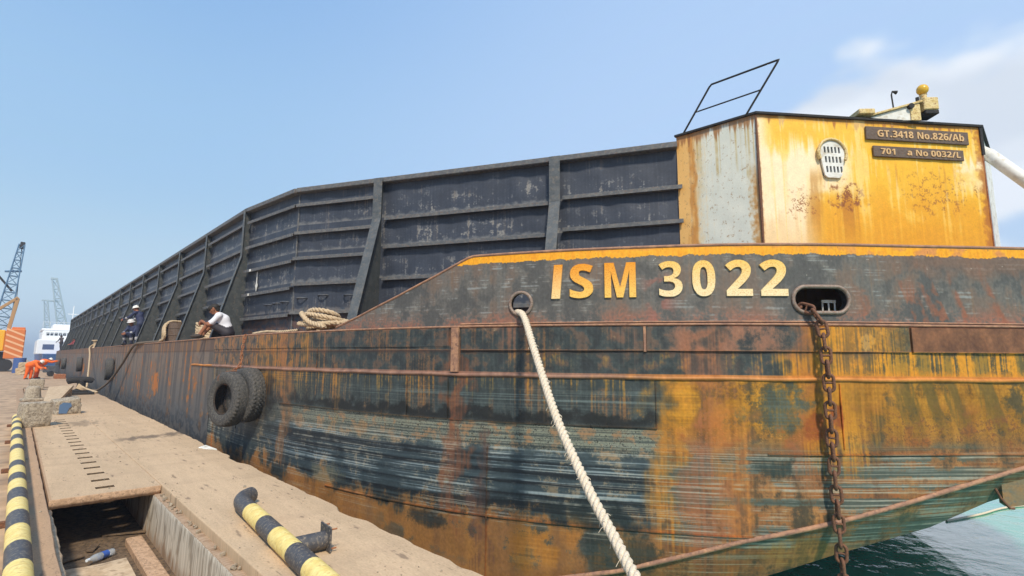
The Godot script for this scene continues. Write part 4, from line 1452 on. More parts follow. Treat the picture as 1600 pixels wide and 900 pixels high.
func build_bulwark(g: Node3D) -> void:
	var mb := MB.new()
	var back := MB.new()
	var m := 470
	var rn := 30
	var P := []
	var Q := []
	var U := []
	var skip := {}
	var S := []
	for i in m + 1:
		var s := 3.42 + (SE - 3.46) * i / m
		var row := PackedVector3Array()
		var rb := PackedVector3Array()
		var ru := PackedVector2Array()
		var rs := PackedVector2Array()
		for j in rn + 1:
			var ss := s
			var y := lerpf(2.03, bulwark_top(s), float(j) / rn)
			for hole in [[6.76, 2.295, 0.0, 0.135], [10.33, 2.305, 0.175, 0.145]]:
				var d := stadium(ss, y, hole[0], hole[1], hole[2], hole[3])
				if absf(d) < 0.02:
					var gx := stadium(ss + 0.001, y, hole[0], hole[1], hole[2], hole[3]) - d
					var gy := stadium(ss, y + 0.001, hole[0], hole[1], hole[2], hole[3]) - d
					var gr := Vector2(gx, gy).normalized() * d
					ss -= gr.x; y -= gr.y
			row.append(hull(ss, y, -0.028)); rb.append(hull(ss, y, -0.044)); ru.append(hull_uv(ss, y)); rs.append(Vector2(ss, y))
		P.append(row); Q.append(rb); U.append(ru); S.append(rs)
	for i in m:
		for j in rn:
			var c: Vector2 = (S[i][j] + S[i + 1][j + 1] + S[i + 1][j] + S[i][j + 1]) * 0.25
			if stadium(c.x, c.y, 6.76, 2.295, 0.0, 0.135) < 0.0 or stadium(c.x, c.y, 10.33, 2.305, 0.175, 0.145) < 0.0:
				skip[i * (rn + 1) + j] = true
	sheet(mb, P, U, func(_p): return Vector3(-1, 0, 1), skip)
	var b := part(g, "bulwark", mb, M.hull)
	sheet(back, Q, U, func(_p): return Vector3(1, 0, -1), skip)
	part(b, "inner_plating", back, M.steel)
	mb = MB.new()
	mb.tube(hull_line(3.42, SE - 0.04, func(s): return bulwark_top(s), -0.036, 0.08), 0.02, 8)
	part(b, "top_rail", mb, M.rail)
	mb = MB.new()
	mb.tube(hull_line(5.9, SE - 0.04, func(_s): return 2.045, -0.022, 0.12), 0.011, 6)
	part(b, "weld_seam", mb, M.rail)
	# hawse rings
	for q in [[6.76, 2.295, 0.0, 0.146, 0.022], [10.33, 2.305, 0.175, 0.154, 0.024]]:
		mb = MB.new()
		var pts := PackedVector3Array()
		for k in 48:
			var an := TAU * k / 48.0
			pts.append(hull(q[0] + signf(cos(an)) * q[2] * smoothstep(0.0, 0.12, absf(cos(an))) + cos(an) * q[3], q[1] + sin(an) * q[3], -0.02))
		mb.tube(pts, q[4], 8, false, true)
		var ring := part(b, "hawse_ring", mb, M.grey_rim)
		mb = MB.new()
		for k in 48:
			var k2 := (k + 1) % 48
			var inn := -hull_n(q[0]) * 0.13
			mb.flat(pts[k], pts[k2], pts[k2] + inn, pts[k] + inn, hull(q[0], q[1]) - pts[k])
		part(ring, "hawse_sleeve", mb, M.dark)
	# stays behind the plating
	for s in [4.6, 5.6, 7.6, 8.7, 9.7, 11.3, 12.4, 13.4]:
		mb = MB.new()
		var tp := bulwark_top(s) - 0.06
		mb.prism(PackedVector3Array([hull(s, 2.02, -0.05), hull(s, tp, -0.05), hull(s, tp, -0.12), hull(s, 2.02, -0.4)]), (hull(s + 0.012, 0) - hull(s, 0)))
		part(b, "stay", mb, M.steel)
	# welded letters, painted yellow and bleached towards the foot
	var font_y := 2.345
	var h := 0.43
	for q in [["I", 7.2, 7.42, 0.16], ["S", 7.40, 7.69, 0.0], ["M", 7.83, 8.205, 0.0], ["3", 8.475, 8.745, 0.0], ["0", 8.86, 9.12, 0.0], ["2", 9.24, 9.54, 0.0], ["2", 9.63, 9.945, 0.0]]:
		mb = MB.new()
		var s0: float = q[1]
		if q[0] == "I":
			# a plain slanted bar
			var pl := PackedVector3Array()
			for e in [[7.165, 0.0], [7.275, 0.0], [7.31, 1.0], [7.20, 1.0]]:
				pl.append(hull(e[0], font_y + e[1] * h, -0.03))
			mb.prism(pl, hull_n(7.3) * 0.024)
			for k in mb.v.size():
				mb.c[k] = lin(252, 222, 158).lerp(lin(242, 160, 22), clampf((mb.v[k].y - font_y) / h, 0, 1))
		else:
			var pl2 := func(p: Vector3) -> Array:
				var nn := hull_n(s0 + p.x)
				return [hull(s0 + p.x, font_y + p.y, p.z - 0.03), Basis(Vector3.UP.cross(nn), Vector3.UP, nn)]
			var yellow_ones := String(q[0]) in ["S", "M"]
			add_text(mb, q[0], q[2] - q[1], h, 0.024, pl2, lin(242, 158, 18) if yellow_ones else lin(246, 204, 104), lin(250, 206, 104) if yellow_ones else lin(250, 232, 188), 0.0, 0.0 if q[0] == "3" else 0.3)
		part(b, "letter", mb, M.letters, true)
	# a pale frame stored behind the oval hawse
	mb = MB.new()
	var f0 := hull(10.53, 2.25, -0.2)
	var ft := (hull(10.7, 0) - hull(10.3, 0)).normalized()
	for e in [-0.075, 0.0, 0.075]:
		mb.bar(f0 + ft * e + Vector3.DOWN * 0.07, f0 + ft * e + Vector3.UP * 0.05, 0.014, 0.014, Vector3.RIGHT)
	mb.bar(f0 - ft * 0.085 + Vector3.UP * 0.055, f0 + ft * 0.085 + Vector3.UP * 0.055, 0.02, 0.035)
	mb.bar(f0 - ft * 0.08 + Vector3.DOWN * 0.07, f0 + ft * 0.08 + Vector3.DOWN * 0.07, 0.014, 0.014)
	mb.bar(f0 - ft * 0.09 + Vector3.DOWN * 0.1, f0 - ft * 0.09 + Vector3.DOWN * 0.4, 0.03, 0.03, Vector3.RIGHT)
	part(g, "storage_frame", mb, M.white)

# straight bar along +z with an L section, centred at the origin, the flange on +x
func stringer_mesh(len_: float) -> ArrayMesh:
	var mb := MB.new()
	mb.box(Transform3D(Basis(), Vector3(0.055, 0, 0)), Vector3(0.11, 0.014, len_))
	mb.box(Transform3D(Basis(), Vector3(0.117, -0.03, 0)), Vector3(0.014, 0.075, len_), 0.003)
	return mb.mesh()

func post_mesh(brk: float, up_out: float, foot: float, fw: float, flange: bool) -> ArrayMesh:
	var mb := MB.new()
	var top := 3.40
	if flange:
		mb.bar(Vector3(up_out, brk, 0), Vector3(up_out, top, 0), fw, 0.016, Vector3.RIGHT, 0.003)
		mb.bar(Vector3(foot, 0.0, 0), Vector3(up_out, brk, 0), fw, 0.016, Vector3.RIGHT, 0.003)
		return mb.mesh()
	mb.prism(PackedVector3Array([Vector3(0.0, 0, -0.008), Vector3(foot - 0.008, 0, -0.008), Vector3(up_out - 0.006, brk, -0.008), Vector3(up_out - 0.006, top, -0.008), Vector3(0.0, top, -0.008)]), Vector3(0, 0, 0.016))
	# stiffening bar and a small lightening frame on the web
	mb.box(Transform3D(Basis(), Vector3(0.2, brk * 0.42, 0.02)), Vector3(0.05, brk * 0.8, 0.02))
	mb.box(Transform3D(Basis(), Vector3(foot * 0.5, 0.3, 0.02)), Vector3(foot * 0.62, 0.04, 0.025))
	return mb.mesh()

func build_bin(g: Node3D) -> void:
	var dn := noise(0.9, 511, 3)
	var mb := MB.new()
	var P := []
	var U := []
	# angled front panel and the straight side
	for seg in 2:
		P = []; U = []
		var m := 44 if seg == 0 else 170
		for i in m + 1:
			var row := PackedVector3Array()
			var ru := PackedVector2Array()
			for j in 15:
				var y := lerpf(5.45, 2.02, j / 14.0)
				var p: Vector3
				var s: float
				if seg == 0:
					s = 8.42 * i / m
					p = WALL_K + WALL_D * s + Vector3.UP * y + WALL_N * 0.045 * dn.get_noise_2d(s * 2.0, y * 1.5)
				else:
					s = -62.3 * i / m
					p = Vector3(4.12, y, -14.3 + (s + 2.577))
					if s > -2.577:
						p = WALL_K.lerp(Vector3(4.12, 0, -14.3), s / -2.577) + Vector3.UP * y
					p.x += 0.034 * dn.get_noise_2d(s * 2.0, y * 1.5) * smoothstep(0.0, -0.6, s)
				row.append(p); ru.append(Vector2(s / 8.0, (5.5 - y) / 3.5))
			P.append(row); U.append(ru)
		sheet(mb, P, U, func(_p): return Vector3(-1, 0, 0.2))
	mb.flat(Vector3(4.12, 5.45, -74), Vector3(2 * CX - 4.12, 5.45, -74), Vector3(2 * CX - 4.12, 2.02, -74), Vector3(4.12, 2.02, -74), Vector3.FORWARD)
	mb.flat(Vector3(2 * CX - 4.12, 5.45, -74), Vector3(2 * CX - 4.12, 5.45, -12), Vector3(2 * CX - 4.12, 2.02, -12), Vector3(2 * CX - 4.12, 2.02, -74), Vector3.RIGHT)
	var w := part(g, "cargo_wall", mb, M.bin)
	var org := w.global_position
	# top rail
	mb = MB.new()
	var rail_pts := [Vector3(4.12, 5.4, -74), Vector3(4.12, 5.4, -14.3), WALL_K + Vector3(0, 5.4, 0), WALL_K + WALL_D * 8.36 + Vector3(0, 5.4, 0)]
	for i in 3:
		var a: Vector3 = rail_pts[i]
		var b: Vector3 = rail_pts[i + 1]
		var d := (b - a).normalized()
		var o := Vector3(-d.z, 0, d.x)
		if o.x > 0.0:
			o = -o
		mb.bar(a + o * 0.05, b + o * 0.05, 0.2, 0.11, Vector3.UP, 0.012)
	part(w, "top_rail", mb, M.stringer)
	# stringers of the angled front
	var up := Vector3.UP
	var basis_front := Basis(WALL_N, up, WALL_D * 1.0)
	if basis_front.determinant() < 0.0:
		basis_front = Basis(WALL_N, up, -WALL_D)
	for q in [[0.0, 2.1, [5.07, 4.42, 3.83, 3.24, 2.6]], [2.36, 6.0, [4.57, 3.95, 3.27, 2.62]], [6.26, 8.42, [4.65, 4.03, 3.3, 2.62]]]:
		var sm := stringer_mesh(q[1] - q[0])
		for y in q[2]:
			shared(w, "stringer", sm, M.stringer, Transform3D(basis_front, WALL_K + WALL_D * (q[0] + q[1]) * 0.5 + up * y - org))
	# the short bay before the knuckle
	var e0 := Vector3(4.12, 0, -14.3)
	var d0 := (WALL_K - e0).normalized()
	var n0 := Vector3(-d0.z, 0, d0.x)
	if n0.x > 0.0:
		n0 = -n0
	var b0 := Basis(n0, up, n0.cross(up))
	var sm0 := stringer_mesh(2.46)
	for y in [5.07, 4.40, 3.78, 3.16, 2.55]:
		shared(w, "stringer", sm0, M.stringer, Transform3D(b0, e0 + d0 * 1.34 + up * y - org))
	# knuckle weld
	mb = MB.new()
	mb.tube(PackedVector3Array([WALL_K + up * 2.05 + WALL_N * 0.01, WALL_K + up * 5.34 + WALL_N * 0.01]), 0.02, 6)
	part(w, "knuckle_weld", mb, M.stringer)
	# posts
	var pf := post_mesh(2.5, 0.2, 0.98, 0.21, false)
	var pff := post_mesh(2.5, 0.2, 0.98, 0.21, true)
	for s in [2.23, 6.13]:
		shared(w, "post_web", pf, M.web, Transform3D(basis_front, WALL_K + WALL_D * s + up * 2.03 - org))
		shared(w, "post_flange", pff, M.post, Transform3D(basis_front, WALL_K + WALL_D * s + up * 2.03 - org))
	var ps := post_mesh(2.15, 0.16, 0.72, 0.13, false)
	var psf := post_mesh(2.15, 0.16, 0.72, 0.13, true)
	var bs := Basis(Vector3.LEFT, up, Vector3.LEFT.cross(up))
	var sms := stringer_mesh(3.56)
	for k in 17:
		var z := -14.3 - 3.72 * k
		shared(w, "post_web", ps, M.web, Transform3D(bs, Vector3(4.12, 2.03, z) - org))
		shared(w, "post_flange", psf, M.post, Transform3D(bs, Vector3(4.12, 2.03, z) - org))
		if k < 16:
			for y in [5.07, 4.38, 3.73, 3.08, 2.5]:
				shared(w, "stringer", sms, M.stringer, Transform3D(bs, Vector3(4.12, y, z - 1.86) - org))
	# lashing lugs
	for q in [[0.25, 2.9], [0.82, 2.95], [1.5, 2.93], [-1.15, 2.82], [-0.75, 2.83], [-0.35, 2.84]]:
		mb = MB.new()
		var c: Vector3 = WALL_K + WALL_D * q[0] + up * q[1] if q[0] > 0 else WALL_K + d0 * q[0] + up * q[1]
		var pts := PackedVector3Array()
		var al: Vector3 = WALL_D if q[0] > 0 else d0
		var ou: Vector3 = WALL_N if q[0] > 0 else n0
		for k in 9:
			var an := PI * k / 8.0
			pts.append(c + al * cos(an) * 0.13 + ou * (sin(an) * 0.12 - 0.01))
		mb.tube(pts, 0.018, 6)
		mb.bar(c + al * 0.05 - up * 0.02, c + al * 0.05 - up * 0.3, 0.04, 0.02, ou)
		part(w, "lashing_lug", mb, M.steel)
	# white load arrow
	mb = MB.new()
	var ap := e0 + d0 * 0.72 + n0 * 0.035
	var poly := PackedVector3Array()
	for q in [[-0.02, 3.70], [0.02, 3.70], [0.02, 3.42], [0.07, 3.36], [0.0, 3.2], [-0.07, 3.36], [-0.02, 3.42]]:
		poly.append(ap + d0 * q[0] + up * q[1])
	mb.prism(poly, n0 * 0.006)
	part(w, "load_arrow", mb, M.white)
	for y in [3.75, 3.13]:
		mb = MB.new()
		mb.box(Transform3D(b0, e0 + d0 * 0.5 + up * y + n0 * 0.128), Vector3(0.012, 0.06, 0.09), 0.004)
		part(w, "paint_mark", mb, M.white)

const HA := Vector3(8.2, 0, -4.3)
const HB := Vector3(8.3, 0, -2.96)
const HC := Vector3(11.5, 0, -0.47)

func build_house(g: Node3D) -> void:
	var up := Vector3.UP
	var top := 5.57
	var mb := MB.new()
	var dn := noise(0.8, 521, 3)
	var d := (HC - HB).normalized()
	var n := Vector3(-d.z, 0, d.x)
	if n.z < 0.0:
		n = -n
	var L := HB.distance_to(HC)
	var P := []
	var U := []
	for i in 33:
		var row := PackedVector3Array()
		var ru := PackedVector2Array()
		for j in 25:
			var x := L * i / 32.0
			var y := lerpf(top, 2.0, j / 24.0)
			row.append(HB + d * x + up * y + n * 0.012 * dn.get_noise_2d(x * 2.5, y * 2.5)); ru.append(Vector2(i / 32.0, j / 24.0))
		P.append(row); U.append(ru)
	sheet(mb, P, U, func(_p): return n)
	var w := part(g, "bow_house", mb, M.house)
	# pale left wall
	mb = MB.new()
	P = []; U = []
	for i in 13:
		var row := PackedVector3Array()
		var ru := PackedVector2Array()
		for j in 25:
			var y := lerpf(top, 2.0, j / 24.0)
			row.append(HA.lerp(HB, i / 12.0) + up * y + Vector3.LEFT * 0.01 * dn.get_noise_2d(i * 0.3 + 50.0, y * 2.5)); ru.append(Vector2(i / 12.0, j / 24.0))
		P.append(row); U.append(ru)
	sheet(mb, P, U, func(_p): return Vector3.LEFT)
	part(w, "side_wall", mb, M.house_side)
	var D := Vector3(13.3, 0, -0.45)
	var E := Vector3(14.2, 0, -4.3)
	mb = MB.new()
	mb.flat(HC + up * 2, D + up * 2, D + up * top, HC + up * top, Vector3.BACK)
	mb.flat(D + up * 2, E + up * 2, E + up * top, D + up * top, Vector3.RIGHT)
	mb.flat(E + up * 2, HA + up * 2, HA + up * top, E + up * top, Vector3.FORWARD)
	part(w, "rear_wall", mb, M.white)
	# roof plate with a thin black edge
	mb = MB.new()
	var rp := PackedVector3Array()
	for q in [HA + Vector3(-0.04, 0, -0.02), HB + Vector3(-0.04, 0, 0.03), HC + Vector3(0.0, 0, 0.05), D + Vector3(0.04, 0, 0.04), E]:
		rp.append(q + up * (top + 0.001))
	mb.prism(rp, up * 0.035)
	part(w, "roof", mb, M.dark)
	mb = MB.new()
	mb.tube(PackedVector3Array([HB + up * 2.1 + n * 0.01, HB + up * 3.6 + n * 0.012, HB + up * 4.4 + n * 0.016, HB + up * 5.56 + n * 0.01]), PackedFloat32Array([0.014, 0.02, 0.026, 0.014]), 6)
	part(w, "corner_weld", mb, M.rust_dark)
	mb = MB.new()
	mb.tube(PackedVector3Array([HC + up * 2.1, HC + up * 4.9 , HC + up * 5.1]), 0.014, 6)
	part(w, "corner_weld", mb, M.rust)
	mb = MB.new()
	mb.bar(HC + up * 5.08 + n * 0.01, HC + up * 5.58 + n * 0.01, 0.05, 0.03, n)
	part(w, "corner_trim", mb, M.dark)
	# vent with a hood rim: recessed white plate, slots cut through it
	var hb := Basis(d, up, d.cross(up))
	var vc := HB + d * 1.262 + up * 4.95 + n * 0.0
	var cs := CSGCombiner3D.new()
	cs.name = "vent"
	var disc := CSGPolygon3D.new()
	var pg := PackedVector2Array()
	for k in 25:
		var an := -0.35 + (PI + 0.7) * k / 24.0
		pg.append(Vector2(cos(an), sin(an)) * 0.215)
	pg.append(Vector2(-0.15, -0.37)); pg.append(Vector2(-0.1, -0.41)); pg.append(Vector2(0.1, -0.41)); pg.append(Vector2(0.15, -0.37))
	disc.polygon = pg
	disc.depth = 0.03
	cs.add_child(disc)
	for r in 3:
		for c in 5:
			var sl := CSGBox3D.new()
			sl.size = Vector3(0.034, 0.105, 0.2)
			sl.position = Vector3(-0.125 + 0.062 * c + 0.01 * r, 0.06 - 0.165 * r, 0)
			sl.rotation.z = 0.06
			sl.operation = CSGShape3D.OPERATION_SUBTRACTION
			cs.add_child(sl)
	w.add_child(cs, true)
	cs.material_override = M.white
	cs.transform = Transform3D(hb, vc + n * 0.045 - w.global_position)
	mb = MB.new()
	mb.box(Transform3D(hb, vc + n * 0.016 - up * 0.12), Vector3(0.32, 0.5, 0.004))
	part(w, "vent_backing", mb, M.black)
	mb = MB.new()
	var rim := PackedVector3Array()
	for k in 25:
		var an := -0.45 + (PI + 0.9) * k / 24.0
		rim.append(vc + (d * cos(an) + up * sin(an)) * 0.24 + n * 0.05)
	mb.tube(rim, 0.026, 6)
	for k in 24:
		mb.flat(rim[k], rim[k + 1], rim[k + 1] - n * 0.06, rim[k] - n * 0.06, rim[k] - vc)
	part(w, "vent_rim", mb, M.cream)
	# name plates with raised characters
	for q in [[1.905, 3.78, 5.345, 0.225, "GT.3418 No.826/Ab", 2.1, 3.68, -0.005], [2.01, 3.655, 5.035, 0.185, "701    a No 0032/L", 2.13, 3.58, -0.003]]:
		mb = MB.new()
		var cx: float = (q[0] + q[1]) * 0.5
		mb.box(Transform3D(Basis(n, q[7]) * hb, HB + d * cx + up * q[2] + n * 0.025), Vector3(q[1] - q[0], q[3], 0.03), 0.006)
		var pl := part(w, "name_plate", mb, M.plate)
		mb = MB.new()
		var x0: float = q[5]
		var yc: float = q[2]
		var hh: float = q[3] * 0.56
		var place := func(p: Vector3) -> Array:
			return [HB + d * (x0 + p.x) + up * (yc - hh * 0.5 + p.y) + n * (0.036 + p.z), hb]
		add_text(mb, q[4], q[6] - q[5], hh, 0.016, place)
		part(pl, "lettering", mb, M.small_letters)
	# raking handrail on the roof edge
	mb = MB.new()
	var h0 := Vector3(8.25, 5.58, -4.22)
	var h1 := Vector3(8.25, 6.338, -3.653)
	var h2 := Vector3(8.25, 6.322, -2.535)
	var h3 := Vector3(8.25, 5.58, -3.09)
	mb.tube(PackedVector3Array([h0, h0.lerp(h1, 0.96), h1 + Vector3(0, 0.005, 0.02), h1.lerp(h2, 0.96), h2, h2.lerp(h3, 0.04), h3]), 0.017, 8)
	mb.tube(PackedVector3Array([Vector3(8.25, 5.941, -3.94), Vector3(8.25, 5.927, -2.825)]), 0.013, 8)
	part(g, "roof_handrail", mb, M.dark)
	# sloping hatch housing with a lamp on its post
	mb = MB.new()
	var r0 := Vector3(9.95, 0, -1.72)
	var rd := Vector3(0.69, 0, 0.72).normalized()
	var rn := Vector3(-rd.z, 0, rd.x)
	if rn.z < 0: rn = -rn
	mb.prism(PackedVector3Array([r0 + up * 5.6, r0 + rd * 0.82 + up * 5.6, r0 + rd * 0.82 + up * 5.9, r0 + rd * 0.02 + up * 5.66]), -rn * 0.5)
	var ht := part(g, "roof_hatch", mb, M.white)
	mb = MB.new()
	mb.bar(r0 + up * 5.67 - rn * 0.25 - rd * 0.05, r0 + rd * 0.86 + up * 5.925 - rn * 0.25, 0.58, 0.035, up, 0.006)
	mb.box(Transform3D(Basis(rd, up, rd.cross(up)), r0 - rd * 0.13 + up * 5.7), Vector3(0.26, 0.09, 0.3), 0.012)
	part(ht, "hatch_lid", mb, M.cream)
	mb = MB.new()
	mb.box(Transform3D(Basis(rd, up, rd.cross(up)), r0 + rd * 0.74 + up * 5.73 + rn * 0.012), Vector3(0.16, 0.28, 0.02), 0.004)
	mb.box(Transform3D(Basis(rd, up, rd.cross(up)), r0 + rd * 0.99 + up * 5.875 - rn * 0.1), Vector3(0.24, 0.22, 0.3), 0.014)
	part(ht, "lamp_bracket", mb, M.cream)
	mb = MB.new()
	mb.box(Transform3D(Basis(rd, up, rd.cross(up)), r0 + rd * 1.0 + up * 5.73 - rn * 0.1), Vector3(0.22, 0.07, 0.28), 0.01)
	part(ht, "bracket_foot", mb, M.dark)
	mb = MB.new()
	mb.tube(PackedVector3Array([r0 + rd * 0.66 + up * 5.83 + rn * 0.0, r0 + rd * 0.66 + up * 5.83 + rn * 0.06]), 0.045, 12)
	part(ht, "pipe_stub", mb, M.dark)
	mb = MB.new()
	mb.box(Transform3D(Basis(), r0 + rd * 0.88 + up * 6.02 - rn * 0.1), Vector3(0.05, 0.07, 0.05), 0.008)
	part(ht, "cable_gland", mb, M.dark)
	mb = MB.new()
	mb.tube(PackedVector3Array([r0 + rd * 0.55 + up * 5.8 - rn * 0.2, r0 + rd * 0.53 + up * 6.16 - rn * 0.2, r0 + rd * 0.55 + up * 6.22 - rn * 0.2, r0 + rd * 0.62 + up * 6.2 - rn * 0.2]), PackedFloat32Array([0.012, 0.012, 0.014, 0.035]), 8)
	part(ht, "hooked_pipe", mb, M.dark)
	mb = MB.new()
	var lc := r0 + rd * 0.98 + up * 6.19 - rn * 0.1
	mb.lathe(PackedVector2Array([Vector2(0.001, -0.22), Vector2(0.05, -0.22), Vector2(0.05, -0.1), Vector2(0.06, -0.095)]), 12, Transform3D(Basis(), lc), false)
	part(ht, "lamp_base", mb, M.cream)
	mb = MB.new()
	var prof := PackedVector2Array()
	for k in 13:
		var an := -PI * 0.5 + PI * k / 12.0
		prof.append(Vector2(maxf(cos(an) * 0.088, 0.0005), sin(an) * 0.092))
	mb.lathe(prof, 20, Transform3D(Basis(), lc))
	var glob := plain(c8(236, 190, 60), 0.25)
	glob.backlight_enabled = true
	glob.backlight = Color(0.6, 0.45, 0.12)
	part(ht, "lamp_globe", mb, glob)
	# pale boom running down behind the house
	mb = MB.new()
	mb.tube(PackedVector3Array([Vector3(11.85, 5.37, -0.63), Vector3(11.725, 5.13, -0.4), Vector3(11.25, 3.55, 0.62), Vector3(11.15, 3.2, 0.85)]), 0.1, 14)
	part(g, "boom", mb, M.white)

# ------------------------------------------------------------------ tyres, ropes, chain
func tyre_mesh(tread_kind: int) -> Array:
	# axis along x; outer radius 0.52, width 0.3
	var body := MB.new()
	var bead := MB.new()
	var prof := [[-0.105, 0.29], [-0.13, 0.30], [-0.15, 0.36], [-0.155, 0.42], [-0.14, 0.475], [-0.125, 0.5], [-0.1, 0.512], [-0.07, 0.518], [-0.035, 0.52], [0.0, 0.52], [0.035, 0.52], [0.07, 0.518], [0.1, 0.512], [0.125, 0.5], [0.14, 0.475], [0.155, 0.42], [0.15, 0.36], [0.13, 0.30], [0.105, 0.29]]
	var seg := 168
	var P := []
	var U := []
	for k in seg + 1:
		var an := TAU * k / seg
		var row := PackedVector3Array()
		var ru := PackedVector2Array()
		for i in prof.size():
			var r: float = prof[i][1]
			var x: float = prof[i][0]
			if i >= 5 and i <= 13:
				var ph: float
				if tread_kind == 0:
					# straight ribs with cross cuts at the shoulder
					if i in [7, 9, 11]:
						r -= 0.016
					if (i <= 6 or i >= 12) and k % 4 == 0:
						r -= 0.02
				else:
					# zigzag block tread
					ph = fposmod(k + (2.0 if i % 2 == 0 else 0.0) + absf(i - 9) * 0.8, 4.0)
					if ph < 1.0 or i in [7, 11]:
						r -= 0.022
			row.append(Vector3(x, r * cos(an), r * sin(an))); ru.append(Vector2(an, x))
		P.append(row); U.append(ru)
	sheet(body, P, U, func(p): return Vector3(p.x * 3.0, p.y, p.z))
	# inside of the carcass
	var inner := [[-0.105, 0.29], [-0.115, 0.34], [-0.125, 0.42], [-0.08, 0.48], [0.0, 0.495], [0.08, 0.48], [0.125, 0.42], [0.115, 0.34], [0.105, 0.29]]
	P = []; U = []
	for k in 49:
		var an := TAU * k / 48
		var row := PackedVector3Array()
		var ru := PackedVector2Array()
		for q in inner:
			row.append(Vector3(q[0], q[1] * cos(an), q[1] * sin(an))); ru.append(Vector2.ZERO)
		P.append(row); U.append(ru)
	sheet(bead, P, U, func(p): return Vector3(0, -p.y, -p.z))
	for sx in [-1, 1]:
		var pts := PackedVector3Array()
		for k in 40:
			pts.append(Vector3(sx * 0.108, 0.288 * cos(TAU * k / 40), 0.288 * sin(TAU * k / 40)))
		bead.tube(pts, 0.014, 6, false, true)
	return [body.mesh(), bead.mesh()]

func make_tyre(label: String, at: Vector3, kind: int, group := "") -> Node3D:
	var t := thing("tyre", label, "tyre", at, group)
	var ms := tyre_mesh(kind)
	shared(t, "tread_and_sidewall", ms[0], M.rubber, Transform3D())
	shared(t, "bead", ms[1], M.bead, Transform3D())
	return t

func build_tyres() -> void:
	var gr := "old truck tyres hung along the hull as fenders"
	var a := make_tyre("worn rib-treaded truck tyre, the outer of two hanging together from the rub rail", Vector3(2.87, 0.83, -10.42), 0, gr)
	a.rotation = Vector3(0.2, 0.27, -0.04)
	a.scale = Vector3.ONE * 0.95
	var b := make_tyre("block-treaded truck tyre hanging against the hull behind the outer tyre", Vector3(3.13, 0.9, -10.3), 1, gr)
	b.rotation = Vector3(1.1, 0.2, -0.02)
	b.scale = Vector3.ONE * 0.95
	var ms := [["tyre hanging edge-on from a rope by the curved mooring hose", Vector3(3.08, 0.98, -29.4)], ["small dark tyre high on the hull beyond the quay bollard", Vector3(3.08, 1.0, -44.6)], ["far tyre on the hull beside the orange workers", Vector3(3.08, 0.85, -59.8)], ["farthest tyre on the hull, near the stern", Vector3(3.08, 0.8, -68.0)]]
	for q in ms:
		copy(a, q[0], q[1]).rotation = Vector3(0.5, -0.06, 0.0)
	# short chain that holds the pair
	var c := thing("tyre_chain", "short rusty chain holding the two tyres at the rub rail", "chain", Vector3(3.2, 1.35, -10.85))
	var lm := link_mesh(0.11, 0.065, 0.02, false)
	var path := [Vector3(3.22, 1.98, -10.95), Vector3(3.17, 1.7, -10.9), Vector3(3.15, 1.45, -10.86), Vector3(3.0, 1.33, -10.7), Vector3(2.92, 1.22, -10.6)]
	var cp := cat(path, 3)
	for k in 11:
		var f := k / 11.0 * (cp.size() - 1)
		var i := int(f)
		var p := cp[i].lerp(cp[mini(i + 1, cp.size() - 1)], f - i)
		var d := (cp[mini(i + 1, cp.size() - 1)] - cp[i]).normalized()
		var x := d.cross(Vector3(0.3, 0.2, 1)).normalized()
		var bs := Basis(x, d, x.cross(d))
		if k % 2 == 1:
			bs = bs * Basis(Vector3.UP, PI / 2)
		shared(c, "link", lm, M.rust, Transform3D(bs, p - c.position))
	# lashing round the tops of both tyres
	var mb := MB.new()
	var lp := PackedVector3Array()
	for k in 24:
		var an := TAU * k / 24
		lp.append(Vector3(2.94, 1.2, -10.46) + Vector3(0.24, 0, 0.08) * cos(an) + Vector3(0, 0.13, 0) * sin(an))
	mb.tube(lp, 0.014, 6, false, true)
	var l := thing("tyre_lashing", "wire loop lashed round the tops of the paired tyres", "wire", Vector3(2.94, 1.2, -10.46))
	part(l, "wire", mb, M.rust_dark)

